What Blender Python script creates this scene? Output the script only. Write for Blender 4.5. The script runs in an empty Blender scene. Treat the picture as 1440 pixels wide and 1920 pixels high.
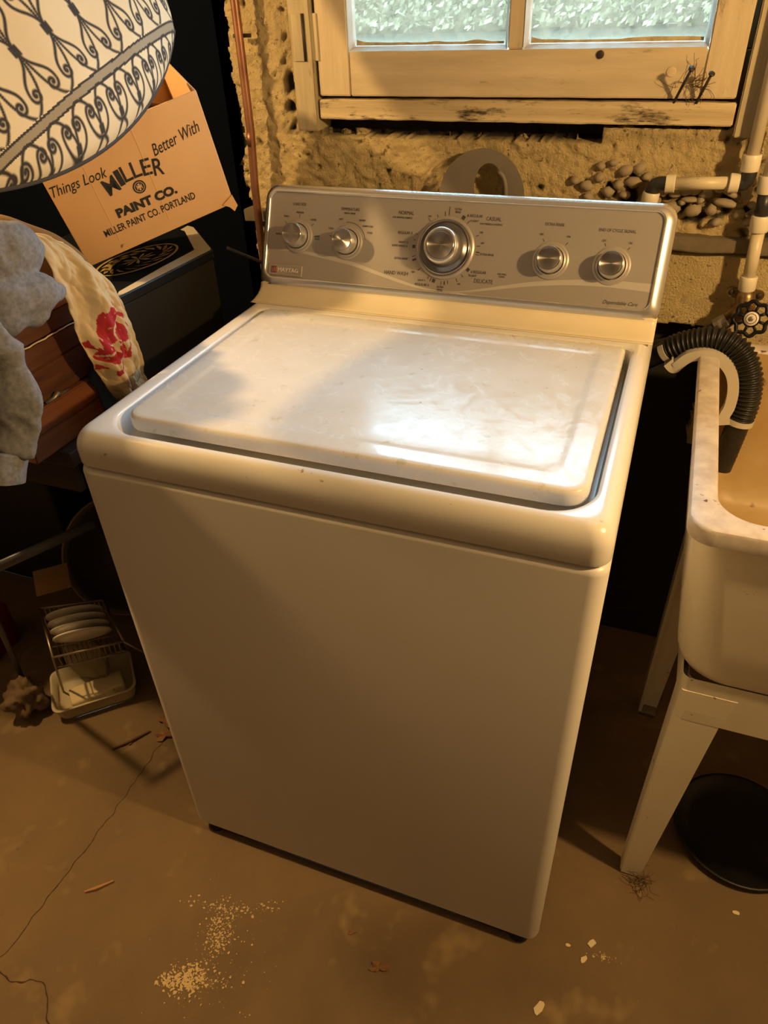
import bpy, bmesh, math, random
import numpy as np
from mathutils import Vector, Matrix, Euler, noise
random.seed(7)
PI = math.pi
S = bpy.context.scene
C = S.collection

# ------------------------------------------------------------------ camera
cd = bpy.data.cameras.new('camera'); cam = bpy.data.objects.new('camera', cd); C.objects.link(cam)
cam.location = (.3402, -.6027, 1.3706); cam.rotation_euler = (.9382, .0353, .3604)
cd.sensor_fit = 'VERTICAL'; cd.sensor_height = 24.0; cd.sensor_width = 18.0
cd.lens = 1353.67 / 1920 * 24.0; cd.clip_start = .02
S.camera = cam

# ------------------------------------------------------------------ world and lights
w = bpy.data.worlds.new('overcast_sky'); S.world = w; w.use_nodes = True
wn = w.node_tree.nodes; wl = w.node_tree.links; wn.clear()
tc = wn.new('ShaderNodeTexCoord'); sx = wn.new('ShaderNodeSeparateXYZ'); cr = wn.new('ShaderNodeValToRGB')
cr.color_ramp.elements[0].color = (.24, .33, .40, 1); cr.color_ramp.elements[1].color = (.40, .72, 1, 1)   # overcast: the zenith about three times the horizon
bgn = wn.new('ShaderNodeBackground'); bgn.inputs[1].default_value = 78
wo = wn.new('ShaderNodeOutputWorld')
wl.new(tc.outputs['Generated'], sx.inputs[0]); wl.new(sx.outputs['Z'], cr.inputs[0]); wl.new(cr.outputs[0], bgn.inputs[0]); wl.new(bgn.outputs[0], wo.inputs[0])

def light(name, kind, loc, power, color, rad=.03, rot=(0, 0, 0), size=None):
    l = bpy.data.lights.new(name, kind); l.energy = power; l.color = color
    o = bpy.data.objects.new(name, l); C.objects.link(o); o.location = loc; o.rotation_euler = rot
    if kind == 'POINT': l.shadow_soft_size = rad
    if size: l.shape = 'RECTANGLE'; l.size, l.size_y = size
    return o
WARM = (1, .60, .22)
light('bulb_right', 'POINT', (1.03, -.018, 1.50), 50, WARM, .03)
light('bulb_left', 'POINT', (-1.12, -.018, 1.70), 58, WARM, .03)
po = light('window_portal', 'AREA', (.045, .835, 1.52), 1, (1, 1, 1), rot=(-PI/2, 0, 0), size=(.70, .50)); po.data.cycles.is_portal = True


S.view_settings.view_transform = 'Standard'; S.view_settings.look = 'None'
S.view_settings.gamma = 1; S.view_settings.exposure = 0.0; S.view_settings.use_curve_mapping = False

# ------------------------------------------------------------------ helpers
def obj(name, me, mat=None, parent=None, smooth=True, M=None):
    o = bpy.data.objects.new(name, me); C.objects.link(o)
    if mat and not me.materials: me.materials.append(mat)
    if smooth:
        for p in me.polygons: p.use_smooth = True
    if M is not None: o.matrix_world = M
    if parent: o.parent = parent
    return o
def mesh(vs, fs):
    me = bpy.data.meshes.new('mesh'); me.from_pydata([tuple(v) for v in vs], [], fs); me.update(); return me
def sharp(me, deg=40):
    me.set_sharp_from_angle(angle=math.radians(deg))
def tag(o, label=None, cat=None, group=None, kind=None):
    if label: o['label'] = label
    if cat: o['category'] = cat
    if group: o['group'] = group
    if kind: o['kind'] = kind
    return o
def thing(name, label, cat, loc=(0, 0, 0), rot=(0, 0, 0), group=None):
    o = bpy.data.objects.new(name, None); C.objects.link(o); o.location = loc; o.rotation_euler = rot
    o.empty_display_size = .05
    return tag(o, label, cat, group)
def box_me(x0, x1, y0, y1, z0, z1, bev=0, seg=2, ends=None):
    bm = bmesh.new(); bmesh.ops.create_cube(bm, size=1)
    for v in bm.verts: v.co = Vector(((x0+x1)/2+v.co.x*(x1-x0), (y0+y1)/2+v.co.y*(y1-y0), (z0+z1)/2+v.co.z*(z1-z0)))
    if bev: bmesh.ops.bevel(bm, geom=bm.edges[:], offset=bev, segments=seg, affect='EDGES', profile=.5)
    me = bpy.data.meshes.new('mesh'); bm.to_mesh(me); bm.free(); return me
def box(name, b, mat, parent=None, bev=.002, smooth=True, M=None):
    me = box_me(*b, bev=bev); 
    o = obj(name, me, mat, parent, smooth and bev > 0, M)
    if bev: sharp(me, 50)
    return o
def struct(name, me, mat, smooth=False):
    o = obj(name, me, mat, None, smooth); o['kind'] = 'structure'; return o
def rrect(x0, x1, y0, y1, r, n=8):
    rs = r if isinstance(r, (tuple, list)) else (r,)*4
    pts = []
    for (cx, cy, a0, q) in ((x1-rs[0], y0+rs[0], -90, rs[0]), (x1-rs[1], y1-rs[1], 0, rs[1]), (x0+rs[2], y1-rs[2], 90, rs[2]), (x0+rs[3], y0+rs[3], 180, rs[3])):
        for i in range(n+1):
            a = math.radians(a0+90*i/n); pts.append((cx+q*math.cos(a), cy+q*math.sin(a)))
    return pts
def loft(loops, cap0=True, cap1=True, closed=True):
    n = len(loops[0]); vs = [p for l in loops for p in l]; fs = []
    for k in range(len(loops)-1):
        for i in range(n if closed else n-1):
            j = (i+1) % n; fs.append((k*n+i, k*n+j, (k+1)*n+j, (k+1)*n+i))
    if cap0: fs.append(tuple(reversed(range(n))))
    if cap1: fs.append(tuple(range((len(loops)-1)*n, len(loops)*n)))
    return mesh(vs, fs)
def frames(pts):
    pts = [Vector(p) for p in pts]; T = []
    for i in range(len(pts)):
        a = pts[max(i-1, 0)]; b = pts[min(i+1, len(pts)-1)]; T.append((b-a).normalized())
    up = Vector((0, 0, 1)) if abs(T[0].z) < .9 else Vector((1, 0, 0))
    N = (up - T[0]*up.dot(T[0])).normalized(); out = []
    for i in range(len(pts)):
        N = (N - T[i]*N.dot(T[i])).normalized(); out.append((pts[i], T[i], N, T[i].cross(N)))
    return out
def tube_me(pts, r, n=16, caps=True, flat=1.0, wob=None):
    fr = frames(pts); loops = []
    for i, (p, t, a, b) in enumerate(fr):
        rr = r[i] if isinstance(r, (list, tuple)) else r
        loops.append([p + a*(rr*math.cos(2*PI*k/n)) + b*(rr*flat*math.sin(2*PI*k/n)) for k in range(n)])
    me = loft(loops, caps, caps)
    if wob:
        for v in me.vertices:
            d = noise.noise_vector(v.co*wob[1])*wob[0]; v.co += d
    return me
def spline(ctrl, n=12):
    P = [Vector(c) for c in ctrl]; P = [P[0]*2-P[1]]+P+[P[-1]*2-P[-2]]; out = []
    for i in range(1, len(P)-2):
        for k in range(n):
            t = k/n; a, b, c, d = P[i-1:i+3]
            out.append(.5*((2*b)+(-a+c)*t+(2*a-5*b+4*c-d)*t*t+(-a+3*b-3*c+d)*t**3))
    out.append(P[-2]); return out
def revolve_me(prof, n=32, cap0=True, cap1=True):
    return loft([[(r*math.cos(2*PI*k/n), r*math.sin(2*PI*k/n), z) for k in range(n)] for r, z in prof], cap0, cap1)
def frame_M(o, X, Y, Z):
    M = Matrix.Identity(4)
    for i, v in enumerate((X, Y, Z)):
        for j in range(3): M[j][i] = v[j]
    for j in range(3): M[j][3] = o[j]
    return M
def text_me(s, size, shear=0, ext=.0003, align='CENTER', sx=1.0, bold=0.0):
    cu = bpy.data.curves.new('lettering', 'FONT'); cu.body = s; cu.size = size; cu.shear = shear; cu.align_x = align; cu.align_y = 'CENTER'
    cu.extrude = ext; cu.offset = bold; cu.resolution_u = 3
    o = bpy.data.objects.new('tmp', cu); C.objects.link(o); bpy.context.view_layer.update()
    me = bpy.data.meshes.new_from_object(o); bpy.data.objects.remove(o); bpy.data.curves.remove(cu)
    if sx != 1:
        for v in me.vertices: v.co.x *= sx
    return me

# ------------------------------------------------------------------ materials
def mat(name, col, rough=.5, metal=0, spec=.5, var=None, bump=None, coat=0, detail=None, aniso=0):
    """var=(scale, amount, colour2); bump=(scale, strength, dist); detail=(scale, lo, hi, colour) small spots"""
    m = bpy.data.materials.new(name); m.use_nodes = True; nt = m.node_tree; N = nt.nodes; L = nt.links
    b = N['Principled BSDF']; b.inputs['Base Color'].default_value = (*col, 1); b.inputs['Roughness'].default_value = rough
    b.inputs['Metallic'].default_value = metal; b.inputs['Specular IOR Level'].default_value = spec; b.inputs['Coat Weight'].default_value = coat
    g = N.new('ShaderNodeTexCoord'); cur = None
    def ns(scale, det=6, ro=.6, vec=None):
        t = N.new('ShaderNodeTexNoise'); t.inputs['Scale'].default_value = scale; t.inputs['Detail'].default_value = det; t.inputs['Roughness'].default_value = ro
        L.new(vec or g.outputs['Object'], t.inputs['Vector']); return t
    if var:
        t = ns(var[0]); r = N.new('ShaderNodeMapRange'); r.inputs[1].default_value = .35; r.inputs[2].default_value = .65
        r.inputs[3].default_value = 0; r.inputs[4].default_value = var[1]; L.new(t.outputs[0], r.inputs[0])
        x = N.new('ShaderNodeMix'); x.data_type = 'RGBA'; x.inputs[6].default_value = (*col, 1); x.inputs[7].default_value = (*var[2], 1)
        L.new(r.outputs[0], x.inputs[0]); cur = x.outputs[2]
    for d in (detail if isinstance(detail, list) else [detail] if detail else []):
        t = ns(d[0], 3, .7); r = N.new('ShaderNodeMapRange'); r.inputs[1].default_value = d[1]; r.inputs[2].default_value = d[2]; L.new(t.outputs[0], r.inputs[0])
        x = N.new('ShaderNodeMix'); x.data_type = 'RGBA'; x.inputs[6].default_value = (*col, 1); x.inputs[7].default_value = (*d[3], 1)
        if cur: L.new(cur, x.inputs[6])
        L.new(r.outputs[0], x.inputs[0]); cur = x.outputs[2]
    if cur: L.new(cur, b.inputs['Base Color'])
    if bump:
        t = ns(bump[0], 8, .65); bp = N.new('ShaderNodeBump'); bp.inputs['Strength'].default_value = bump[1]; bp.inputs['Distance'].default_value = bump[2]
        L.new(t.outputs[0], bp.inputs['Height']); L.new(bp.outputs[0], b.inputs['Normal'])
    return m
def add_attr_mix(m, attr, col, lo=.3, hi=.7):
    nt = m.node_tree; N = nt.nodes; L = nt.links; b = N['Principled BSDF']
    a = N.new('ShaderNodeAttribute'); a.attribute_name = attr
    r = N.new('ShaderNodeMapRange'); r.inputs[1].default_value = lo; r.inputs[2].default_value = hi; L.new(a.outputs['Fac'], r.inputs[0])
    x = N.new('ShaderNodeMix'); x.data_type = 'RGBA'; x.inputs[6].default_value = b.inputs['Base Color'].default_value; x.inputs[7].default_value = (*col, 1)
    if b.inputs['Base Color'].links: L.new(b.inputs['Base Color'].links[0].from_socket, x.inputs[6])
    L.new(r.outputs[0], x.inputs[0]); L.new(x.outputs[2], b.inputs['Base Color'])
def set_attr(me, name, vals):
    a = me.attributes.new(name, 'FLOAT', 'POINT'); a.data.foreach_set('value', np.asarray(vals, dtype=np.float32))
def wood(name, c1, c2, axis=0, scale=6, stretch=14, rough=.6, bumps=.25, dark=(.02, .015, .01), dlo=.62, dhi=.72):
    m = bpy.data.materials.new(name); m.use_nodes = True; nt = m.node_tree; N = nt.nodes; L = nt.links; b = N['Principled BSDF']
    g = N.new('ShaderNodeTexCoord'); mp = N.new('ShaderNodeMapping'); sc = [stretch]*3; sc[axis] = 1; mp.inputs['Scale'].default_value = sc
    L.new(g.outputs['Object'], mp.inputs[0])
    t = N.new('ShaderNodeTexNoise'); t.inputs['Scale'].default_value = scale; t.inputs['Detail'].default_value = 9; t.inputs['Roughness'].default_value = .65; L.new(mp.outputs[0], t.inputs[0])
    r = N.new('ShaderNodeValToRGB'); r.color_ramp.elements[0].position = .35; r.color_ramp.elements[1].position = .65
    r.color_ramp.elements[0].color = (*c1, 1); r.color_ramp.elements[1].color = (*c2, 1); L.new(t.outputs[0], r.inputs[0])
    mp2 = N.new('ShaderNodeMapping'); sc = [4]*3; sc[axis] = 1; mp2.inputs['Scale'].default_value = sc; L.new(g.outputs['Object'], mp2.inputs[0])
    t2 = N.new('ShaderNodeTexNoise'); t2.inputs['Scale'].default_value = 11; t2.inputs['Detail'].default_value = 8; t2.inputs['Roughness'].default_value = .75; L.new(mp2.outputs[0], t2.inputs[0])
    r2 = N.new('ShaderNodeMapRange'); r2.inputs[1].default_value = dlo; r2.inputs[2].default_value = dhi; L.new(t2.outputs[0], r2.inputs[0])
    x = N.new('ShaderNodeMix'); x.data_type = 'RGBA'; L.new(r.outputs[0], x.inputs[6]); x.inputs[7].default_value = (*dark, 1); L.new(r2.outputs[0], x.inputs[0])
    L.new(x.outputs[2], b.inputs['Base Color']); b.inputs['Roughness'].default_value = rough
    bp = N.new('ShaderNodeBump'); bp.inputs['Strength'].default_value = bumps; bp.inputs['Distance'].default_value = .002; L.new(t.outputs[0], bp.inputs['Height']); L.new(bp.outputs[0], b.inputs['Normal'])
    return m

M_enamel = mat('white_enamel', (.73, .725, .73), .22, spec=.4, var=(3, .25, (.65, .64, .62)), detail=(55, .70, .76, (.35, .3, .24)))
M_front = mat('white_enamel_front', (.70, .69, .69), .34, var=(2.5, .3, (.64, .62, .60)), detail=(9, .78, .82, (.45, .4, .34)))
M_lid = mat('scuffed_white_enamel', (.72, .715, .72), .16, var=(7, .7, (.62, .61, .57)), bump=(38, .16, .002),
            detail=[(38, .62, .72, (.56, .54, .45)), (90, .70, .75, (.25, .22, .17))], spec=.28)
_n = M_lid.node_tree.nodes; _l = M_lid.node_tree.links; _t = _n.new('ShaderNodeTexNoise'); _t.inputs['Scale'].default_value = 22; _t.inputs['Detail'].default_value = 9; _t.inputs['Roughness'].default_value = .7; _t.inputs['Distortion'].default_value = 1.5
_g = _n.new('ShaderNodeTexCoord'); _l.new(_g.outputs['Object'], _t.inputs[0]); _r = _n.new('ShaderNodeMapRange'); _r.inputs[1].default_value = .38; _r.inputs[2].default_value = .62; _r.inputs[3].default_value = .09; _r.inputs[4].default_value = .32
_l.new(_t.outputs[0], _r.inputs[0]); _l.new(_r.outputs[0], _n['Principled BSDF'].inputs['Roughness'])
M_cream = mat('aged_cream_enamel', (.78, .72, .58), .3, var=(8, .5, (.68, .58, .38)))
M_panel = mat('silver_grey_panel_paint', (.40, .38, .37), .38, metal=.35, var=(2, .2, (.36, .34, .33)))
M_wave = mat('light_grey_panel_print', (.55, .53, .51), .4, metal=.3)
M_bezel = mat('brushed_aluminium', (.72, .73, .75), .25, metal=.85, bump=(180, .04, .0006))
M_chrome = mat('chrome', (.78, .78, .8), .10, metal=1.0)
M_spun = mat('spun_metal_cap', (.42, .41, .43), .30, metal=1.0); M_spun.node_tree.nodes['Principled BSDF'].inputs['Anisotropic'].default_value = .92; M_spun.node_tree.nodes['Principled BSDF'].inputs['Anisotropic Rotation'].default_value = .25
_t = M_spun.node_tree.nodes.new('ShaderNodeTangent'); _t.direction_type = 'RADIAL'; _t.axis = 'Z'; M_spun.node_tree.links.new(_t.outputs[0], M_spun.node_tree.nodes['Principled BSDF'].inputs['Tangent'])
M_chromed = mat('dark_chrome', (.30, .30, .32), .16, metal=1.0)
M_black = mat('matt_black', (.012, .012, .013), .6)
M_gap = mat('dark_grey_recess', (.05, .048, .045), .7)
M_ink = mat('panel_ink', (.05, .045, .05), .6)
M_box_ink = mat('box_ink', (.02, .022, .028), .8)
M_red = mat('badge_red', (.35, .05, .04), .3, metal=.4)
M_rubber = mat('black_ribbed_rubber', (.010, .010, .011), .40, var=(25, .4, (.028, .025, .022)), spec=.4)
M_guide = mat('translucent_grey_plastic', (.50, .48, .43), .4)
M_sink = mat('off_white_sink_plastic', (.80, .76, .64), .42, var=(6, .5, (.70, .63, .48)), detail=(34, .68, .74, (.12, .09, .06)))
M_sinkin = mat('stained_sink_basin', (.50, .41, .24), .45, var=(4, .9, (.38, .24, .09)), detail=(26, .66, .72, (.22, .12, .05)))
M_sinkrim = mat('scratched_sink_rim', (.62, .58, .55), .5, var=(40, .8, (.42, .37, .34)), detail=(30, .66, .7, (.1, .05, .04)))
M_copper = mat('dull_copper', (.40, .20, .13), .4, metal=.75, var=(14, .7, (.20, .09, .06)), detail=(22, .64, .7, (.10, .14, .10)))
M_cpvc = mat('tan_plastic_pipe', (.62, .56, .42), .4, var=(12, .3, (.52, .45, .32)), detail=(60, .70, .76, (.2, .13, .07)))
M_collar = mat('pale_plastic_collar', (.72, .68, .56), .38)
M_elbow = mat('black_plastic_elbow', (.02, .021, .024), .4)
M_brass = mat('tarnished_brass', (.34, .24, .12), .35, metal=.8, var=(40, .8, (.1, .07, .04)))
M_steel = mat('dull_steel', (.32, .30, .28), .4, metal=.7, var=(20, .6, (.14, .12, .10)))
M_plate = mat('grey_sheet_metal', (.20, .18, .16), .6, var=(14, .4, (.13, .12, .11)))
M_card = mat('corrugated_cardboard', (.74, .47, .24), .75, var=(6, .5, (.62, .38, .18)), bump=(22, .08, .002), detail=(26, .70, .75, (.25, .13, .07)))
M_carddark = mat('cardboard_inside', (.22, .14, .08), .85)
M_maroon = mat('maroon_cloth', (.06, .008, .016), .9, bump=(60, .3, .002))
M_case = mat('black_case_lacquer', (.006, .008, .012), .4, spec=.25)
M_caseside = mat('charcoal_case_side', (.016, .014, .012), .6, var=(5, .5, (.010, .009, .008)), spec=.2)
M_band = mat('cream_band_paint', (.50, .45, .36), .5)
M_gilt = mat('gilt_ornament', (.42, .30, .13), .45, metal=.2)
M_sweat = mat('heather_grey_jersey', (.24, .255, .31), .95, var=(160, .9, (.14, .155, .20)), bump=(300, .35, .001))
M_shirt = mat('pale_pink_cotton', (.68, .58, .58), .9, var=(9, .8, (.72, .48, .38)))
M_hem = mat('white_hem', (.75, .70, .70), .9)
M_muslin = mat('cream_printed_cotton', (.60, .50, .34), .95, var=(9, .7, (.46, .35, .19)), bump=(45, .5, .003))
add_attr_mix(M_muslin, 'rose', (.36, .02, .035), .35, .6)
add_attr_mix(M_muslin, 'low_tone', (.09, .07, .05), .3, .9)  # darker towards the lower end of the cloth, plus thin dark lines
M_denim = mat('blue_denim', (.035, .07, .15), .9, bump=(200, .3, .001))
M_chest = wood('dark_stained_wood', (.055, .022, .013), (.11, .042, .022), 1, 5, 12, .5)
M_chestr = wood('orange_lit_wood', (.13, .045, .018), (.21, .075, .03), 1, 5, 12, .5)  # warm light on the lower boards is put into this wood colour
M_chestedge = wood('worn_wood_edge', (.22, .11, .04), (.34, .18, .07), 1, 8, 10, .6)
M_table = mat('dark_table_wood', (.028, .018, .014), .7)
M_rail = mat('grey_metal_rail', (.10, .10, .125), .45, metal=.4)
M_pot = mat('blackened_pot_metal', (.075, .055, .038), .5, var=(12, .6, (.07, .05, .03)))
M_wire = mat('tinned_wire', (.35, .30, .23), .35, metal=.8)
M_china = mat('white_china', (.74, .70, .64), .25)
M_tray = mat('ivory_plastic_tray', (.52, .46, .33), .4)
M_rag = mat('grey_brown_rag', (.26, .22, .15), .95, bump=(60, .4, .003))
M_paper = mat('brown_paper', (.15, .10, .06), .9)
M_block = mat('pale_pumice_block', (.66, .57, .38), .9, bump=(120, .5, .002), detail=(50, .64, .7, (.4, .3, .16)))
M_redbox = mat('red_tin', (.16, .006, .02), .5)
M_leaf = mat('dry_leaf', (.22, .11, .05), .8)
M_chip = mat('paint_flake', (.72, .62, .40), .8)
M_stick = mat('wood_sliver', (.45, .25, .10), .8)
M_web = mat('dusty_root_fibre', (.12, .07, .04), .9)
M_iron = mat('rusty_nail_iron', (.05, .04, .035), .6, metal=.5)
M_crack = mat('floor_crack_dirt', (.06, .035, .02), .95)
M_splash = mat('dried_pale_paint', (.62, .48, .26), .85)
M_dark = mat('near_black_alcove', (.003, .005, .010), .9, spec=.02)  # near-black on every alcove face
M_roomwall = mat('room_plaster', (.24, .23, .24), .9)
M_sash = wood('cream_painted_wood', (.52, .43, .28), (.66, .56, .39), 0, 4, 10, .55, .2, (.12, .08, .05), .60, .74)
M_sashv = wood('cream_painted_wood_upright', (.52, .43, .28), (.66, .56, .39), 2, 4, 10, .55, .2, (.12, .08, .05), .60, .74)
M_sill = wood('weathered_sill_wood', (.46, .37, .22), (.66, .55, .36), 0, 3, 22, .7, .8, (.05, .035, .02), .52, .64)
M_jamb = wood('grey_cream_jamb_wood', (.36, .31, .20), (.50, .43, .28), 2, 4, 14, .7, .4, (.05, .04, .03), .60, .74)
M_bead = mat('white_glazing_bead', (.52, .50, .44), .5, var=(30, .6, (.40, .32, .2)))
M_recess = mat('recess_shade_dirt', (.02, .017, .015), .95)  # near-black wall core: shade of the recesses and dirt in one colour
M_stone = mat('river_pebble', (.36, .30, .21), .7, var=(15, .6, (.22, .19, .14)))
M_grass = mat('pale_grass_bank', (.095, .085, .052), .9, var=(3, .8, (.042, .040, .028)), bump=(20, .5, .02))
M_leafy = mat('hedge_leaves', (.165, .135, .068), .8, spec=.05, var=(5, .6, (.215, .165, .105)))

# plaster
M_plaster = mat('ochre_stucco', (.84, .69, .38), .9, var=(9, .75, (.66, .52, .27)), bump=(260, 1.0, .010), detail=[(60, .62, .70, (.30, .21, .10)), (120, .66, .72, (.10, .07, .04))])
add_attr_mix(M_plaster, 'dirt_shade', (.035, .028, .022), .2, .9)  # pits, slot and gap darkened: dirt together with painted shade
# floor
M_floor = mat('stained_concrete', (.21, .138, .07), .8, var=(2.2, .9, (.125, .085, .048)), bump=(90, .25, .002),
              detail=[(7, .58, .72, (.27, .19, .09)), (60, .68, .73, (.13, .09, .05)), (130, .74, .78, (.42, .34, .2))])
# dirty glass
def glass_mat():
    m = bpy.data.materials.new('dirty_window_glass'); m.use_nodes = True; N = m.node_tree.nodes; L = m.node_tree.links; N.clear()
    o = N.new('ShaderNodeOutputMaterial'); tr = N.new('ShaderNodeBsdfTransparent'); tr.inputs[0].default_value = (.93, .97, .96, 1)
    tl = N.new('ShaderNodeBsdfTranslucent'); tl.inputs[0].default_value = (.240, .172, .112, 1)
    gl = N.new('ShaderNodeBsdfGlossy'); gl.inputs['Roughness'].default_value = .05
    g = N.new('ShaderNodeTexCoord'); t = N.new('ShaderNodeTexNoise'); t.inputs['Scale'].default_value = 26; t.inputs['Detail'].default_value = 14; t.inputs['Roughness'].default_value = .75; t.inputs['Distortion'].default_value = 2.5
    L.new(g.outputs['Object'], t.inputs[0]); r = N.new('ShaderNodeMapRange'); r.inputs[1].default_value = .36; r.inputs[2].default_value = .68; r.inputs[3].default_value = .12; r.inputs[4].default_value = .60; L.new(t.outputs[0], r.inputs[0])
    a = N.new('ShaderNodeMixShader'); L.new(r.outputs[0], a.inputs[0]); L.new(tr.outputs[0], a.inputs[1]); L.new(tl.outputs[0], a.inputs[2])
    b = N.new('ShaderNodeMixShader'); b.inputs[0].default_value = .05; L.new(a.outputs[0], b.inputs[1]); L.new(gl.outputs[0], b.inputs[2]); L.new(b.outputs[0], o.inputs[0])
    return m
M_glass = glass_mat()

# ------------------------------------------------------------------ room shell
def join_boxes(bs):
    vs = []; fs = []
    for x0, x1, y0, y1, z0, z1 in bs:
        k = len(vs); vs += [(x0, y0, z0), (x1, y0, z0), (x1, y1, z0), (x0, y1, z0), (x0, y0, z1), (x1, y0, z1), (x1, y1, z1), (x0, y1, z1)]
        fs += [tuple(k+i for i in f) for f in ((0, 3, 2, 1), (4, 5, 6, 7), (0, 1, 5, 4), (1, 2, 6, 5), (2, 3, 7, 6), (3, 0, 4, 7))]
    return mesh(vs, fs)
# floor: subtly uneven
nx, ny = 90, 90; vs = []; fs = []
for j in range(ny+1):
    for i in range(nx+1):
        x = -2.0+4.0*i/nx; y = -2.6+4.4*j/ny
        vs.append((x, y, 0))
for j in range(ny):
    for i in range(nx): a = j*(nx+1)+i; fs.append((a, a+1, a+nx+2, a+nx+1))
floor = struct('floor', mesh(vs, fs), M_floor)
struct('ceiling', join_boxes([(-2, 2, -2.6, .90, 2.15, 2.22), (-2, -.5, .90, 1.2, 2.15, 2.22)]), M_roomwall)
struct('wall_left', join_boxes([(-2.1, -2, -2.6, 1.2, 0, 2.2)]), M_roomwall)
struct('wall_right', join_boxes([(2, 2.1, -2.6, .9, 0, 2.2)]), M_roomwall)
struct('wall_front', join_boxes([(-2, 2, -2.7, -2.6, 0, 2.2)]), M_roomwall)
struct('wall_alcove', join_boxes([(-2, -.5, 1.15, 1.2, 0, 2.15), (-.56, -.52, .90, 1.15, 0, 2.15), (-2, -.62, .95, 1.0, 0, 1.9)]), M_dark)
WX0, WX1, WZ0, WZ1 = -.335, .425, 1.165, 1.79
HX0, HX1, HZ0, HZ1 = -.325, .412, 1.272, 1.76
struct('wall_back_core', join_boxes([(-.52, HX0, .84, .90, 0, 2.15), (HX1, 2, .84, .90, 0, 2.15), (HX0, HX1, .84, .90, 0, HZ0), (HX0, HX1, .84, .90, HZ1, 2.15)]), M_recess)
struct('wall_back_upper', join_boxes([(-.50, 2, .80, .84, 1.825, 2.15), (.78, 2, .775, .84, .5, 1.825)]), M_plaster)

# rough stucco face of the back wall
def wall_face():
    st = .0031; X0, X1, Z0, Z1 = -.515, .80, .60, 1.825
    nx = int((X1-X0)/st); nz = int((Z1-Z0)/st); zs = [Z0+st*j for j in range(nz+1)]
    vs = []; dirt_shade = []; idx = {}; fs = []
    def keep(x, z):
        e = -.492 + .014*noise.noise((0, z*9, 3)) + .006*noise.noise((0, z*45, 5)) + .03*(1.2-z)*(1 if z < 1.2 else -.6)*.3
        if x < e: return False
        if z < .842 + .005*noise.noise((x*30, 0, 1)) and x < .44 + .01*noise.noise((z*30, 0, 2)): return False
        if WX0-.005 < x < WX1+.0 and z > 1.165: return False
        return True
    for j, z in enumerate(zs):
        for i in range(nx+1):
            x = X0+st*i
            if not keep(x, z): continue
            if z > 1.42 and (i % 4 or j % 4): pass
            p = Vector((x, 0, z))
            lower = z < .978
            big = noise.noise(p*7)*.006
            a = 1 if not lower else .25
            f = noise.fractal(p*42, .7, 2.1, 5)*.0056*a
            f2 = noise.noise(p*130)*.0022*a
            n3 = noise.noise(p*52+Vector((3, 7, 1))); n4 = noise.noise(p*13+Vector((9, 2, 4)))
            # where is it crumbly
            cl = 0
            cl = max(cl, math.exp(-(((x+.36)/.055)**2+((z-1.24)/.12)**2)))          # beside the window, left
            cl = max(cl, 1.25*math.exp(-(((x-.30)/.17)**2+((z-1.055)/.036)**2)))     # exposed aggregate at the pipes
            cl = max(cl, .95*math.exp(-((x-.46)/.03)**2) if z > 1.0 else 0)
            cl = max(cl, .5*math.exp(-((z-1.145)/.018)**2))
            cl = max(cl, .55*math.exp(-((x+.49)/.03)**2))
            pit = max(0, n3*1.3+n4*.8+cl*.95-.88)
            if lower: pit *= .35
            pit = min(1, pit*2.2)
            if n3 > .62 and n4 > .1: pit = max(pit, .7)
            d = pit*.9 + max(0, .35*math.exp(-((z-1.15)/.012)**2)+.25*noise.noise(p*20)*math.exp(-((z-1.15)/.03)**2))
            y = .780 + big*.5 - f - f2 + pit*.012
            # slot below the sill; the colour carries its shade and dirt
            top = 1.142+.005*noise.noise((x*14, 1, 1))+.003*noise.noise((x*60, 1, 1)) + (0.03 if x > .20+.02*noise.noise((z*30, 2, 2)) else 0)
            if z > top and -.312 < x < .40: y += .045; d = 1
            # horizontal gap under the ledge board, darkened in colour too
            if .972 < z < .979: y += .02; d = 1
            if z < .90: d = max(d, .3*max(0, noise.noise(p*12)))
            if lower: d = max(d, 1.6*max(0, noise.noise(p*28)-.45))
            if cl > .85 and x > .1: d = max(d, .45)
            idx[(i, j)] = len(vs); vs.append((x, y, z)); dirt_shade.append(d)
    for j in range(nz):
        for i in range(nx):
            q = [(i, j), (i+1, j), (i+1, j+1), (i, j+1)]
            if all(k in idx for k in q): fs.append(tuple(idx[k] for k in q))
    me = mesh(vs, fs); set_attr(me, 'dirt_shade', dirt_shade)
    o = struct('wall_back', me, M_plaster, True)
    md = o.modifiers.new('thickness', 'SOLIDIFY'); md.thickness = .03; md.offset = -1
    return o
wall = wall_face()

# horizontal ledge board of the wall
def rough_board(name, b, m, parent=None, amp=.0015, cuts=26, freq=40, axis=0):
    bm = bmesh.new(); bmesh.ops.create_cube(bm, size=1)
    for v in bm.verts: v.co = Vector(((b[0]+b[1])/2+v.co.x*(b[1]-b[0]), (b[2]+b[3])/2+v.co.y*(b[3]-b[2]), (b[4]+b[5])/2+v.co.z*(b[5]-b[4])))
    es = [e for e in bm.edges if abs((e.verts[0].co-e.verts[1].co)[axis]) > .5*(b[axis*2+1]-b[axis*2])]
    bmesh.ops.subdivide_edges(bm, edges=es, cuts=cuts)
    bmesh.ops.bevel(bm, geom=[e for e in bm.edges if e.calc_face_angle(0) > 1], offset=.0018, segments=2, affect='EDGES')
    for v in bm.verts: v.co += noise.noise_vector(v.co*freq)*amp
    me = bpy.data.meshes.new('mesh'); bm.to_mesh(me); bm.free(); o = obj(name, me, m, parent, True); sharp(me, 45); return o
M_ledge = mat('grimy_concrete_ledge', (.19, .16, .11), .85, var=(9, .9, (.09, .07, .05)), bump=(60, .5, .004))
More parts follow.
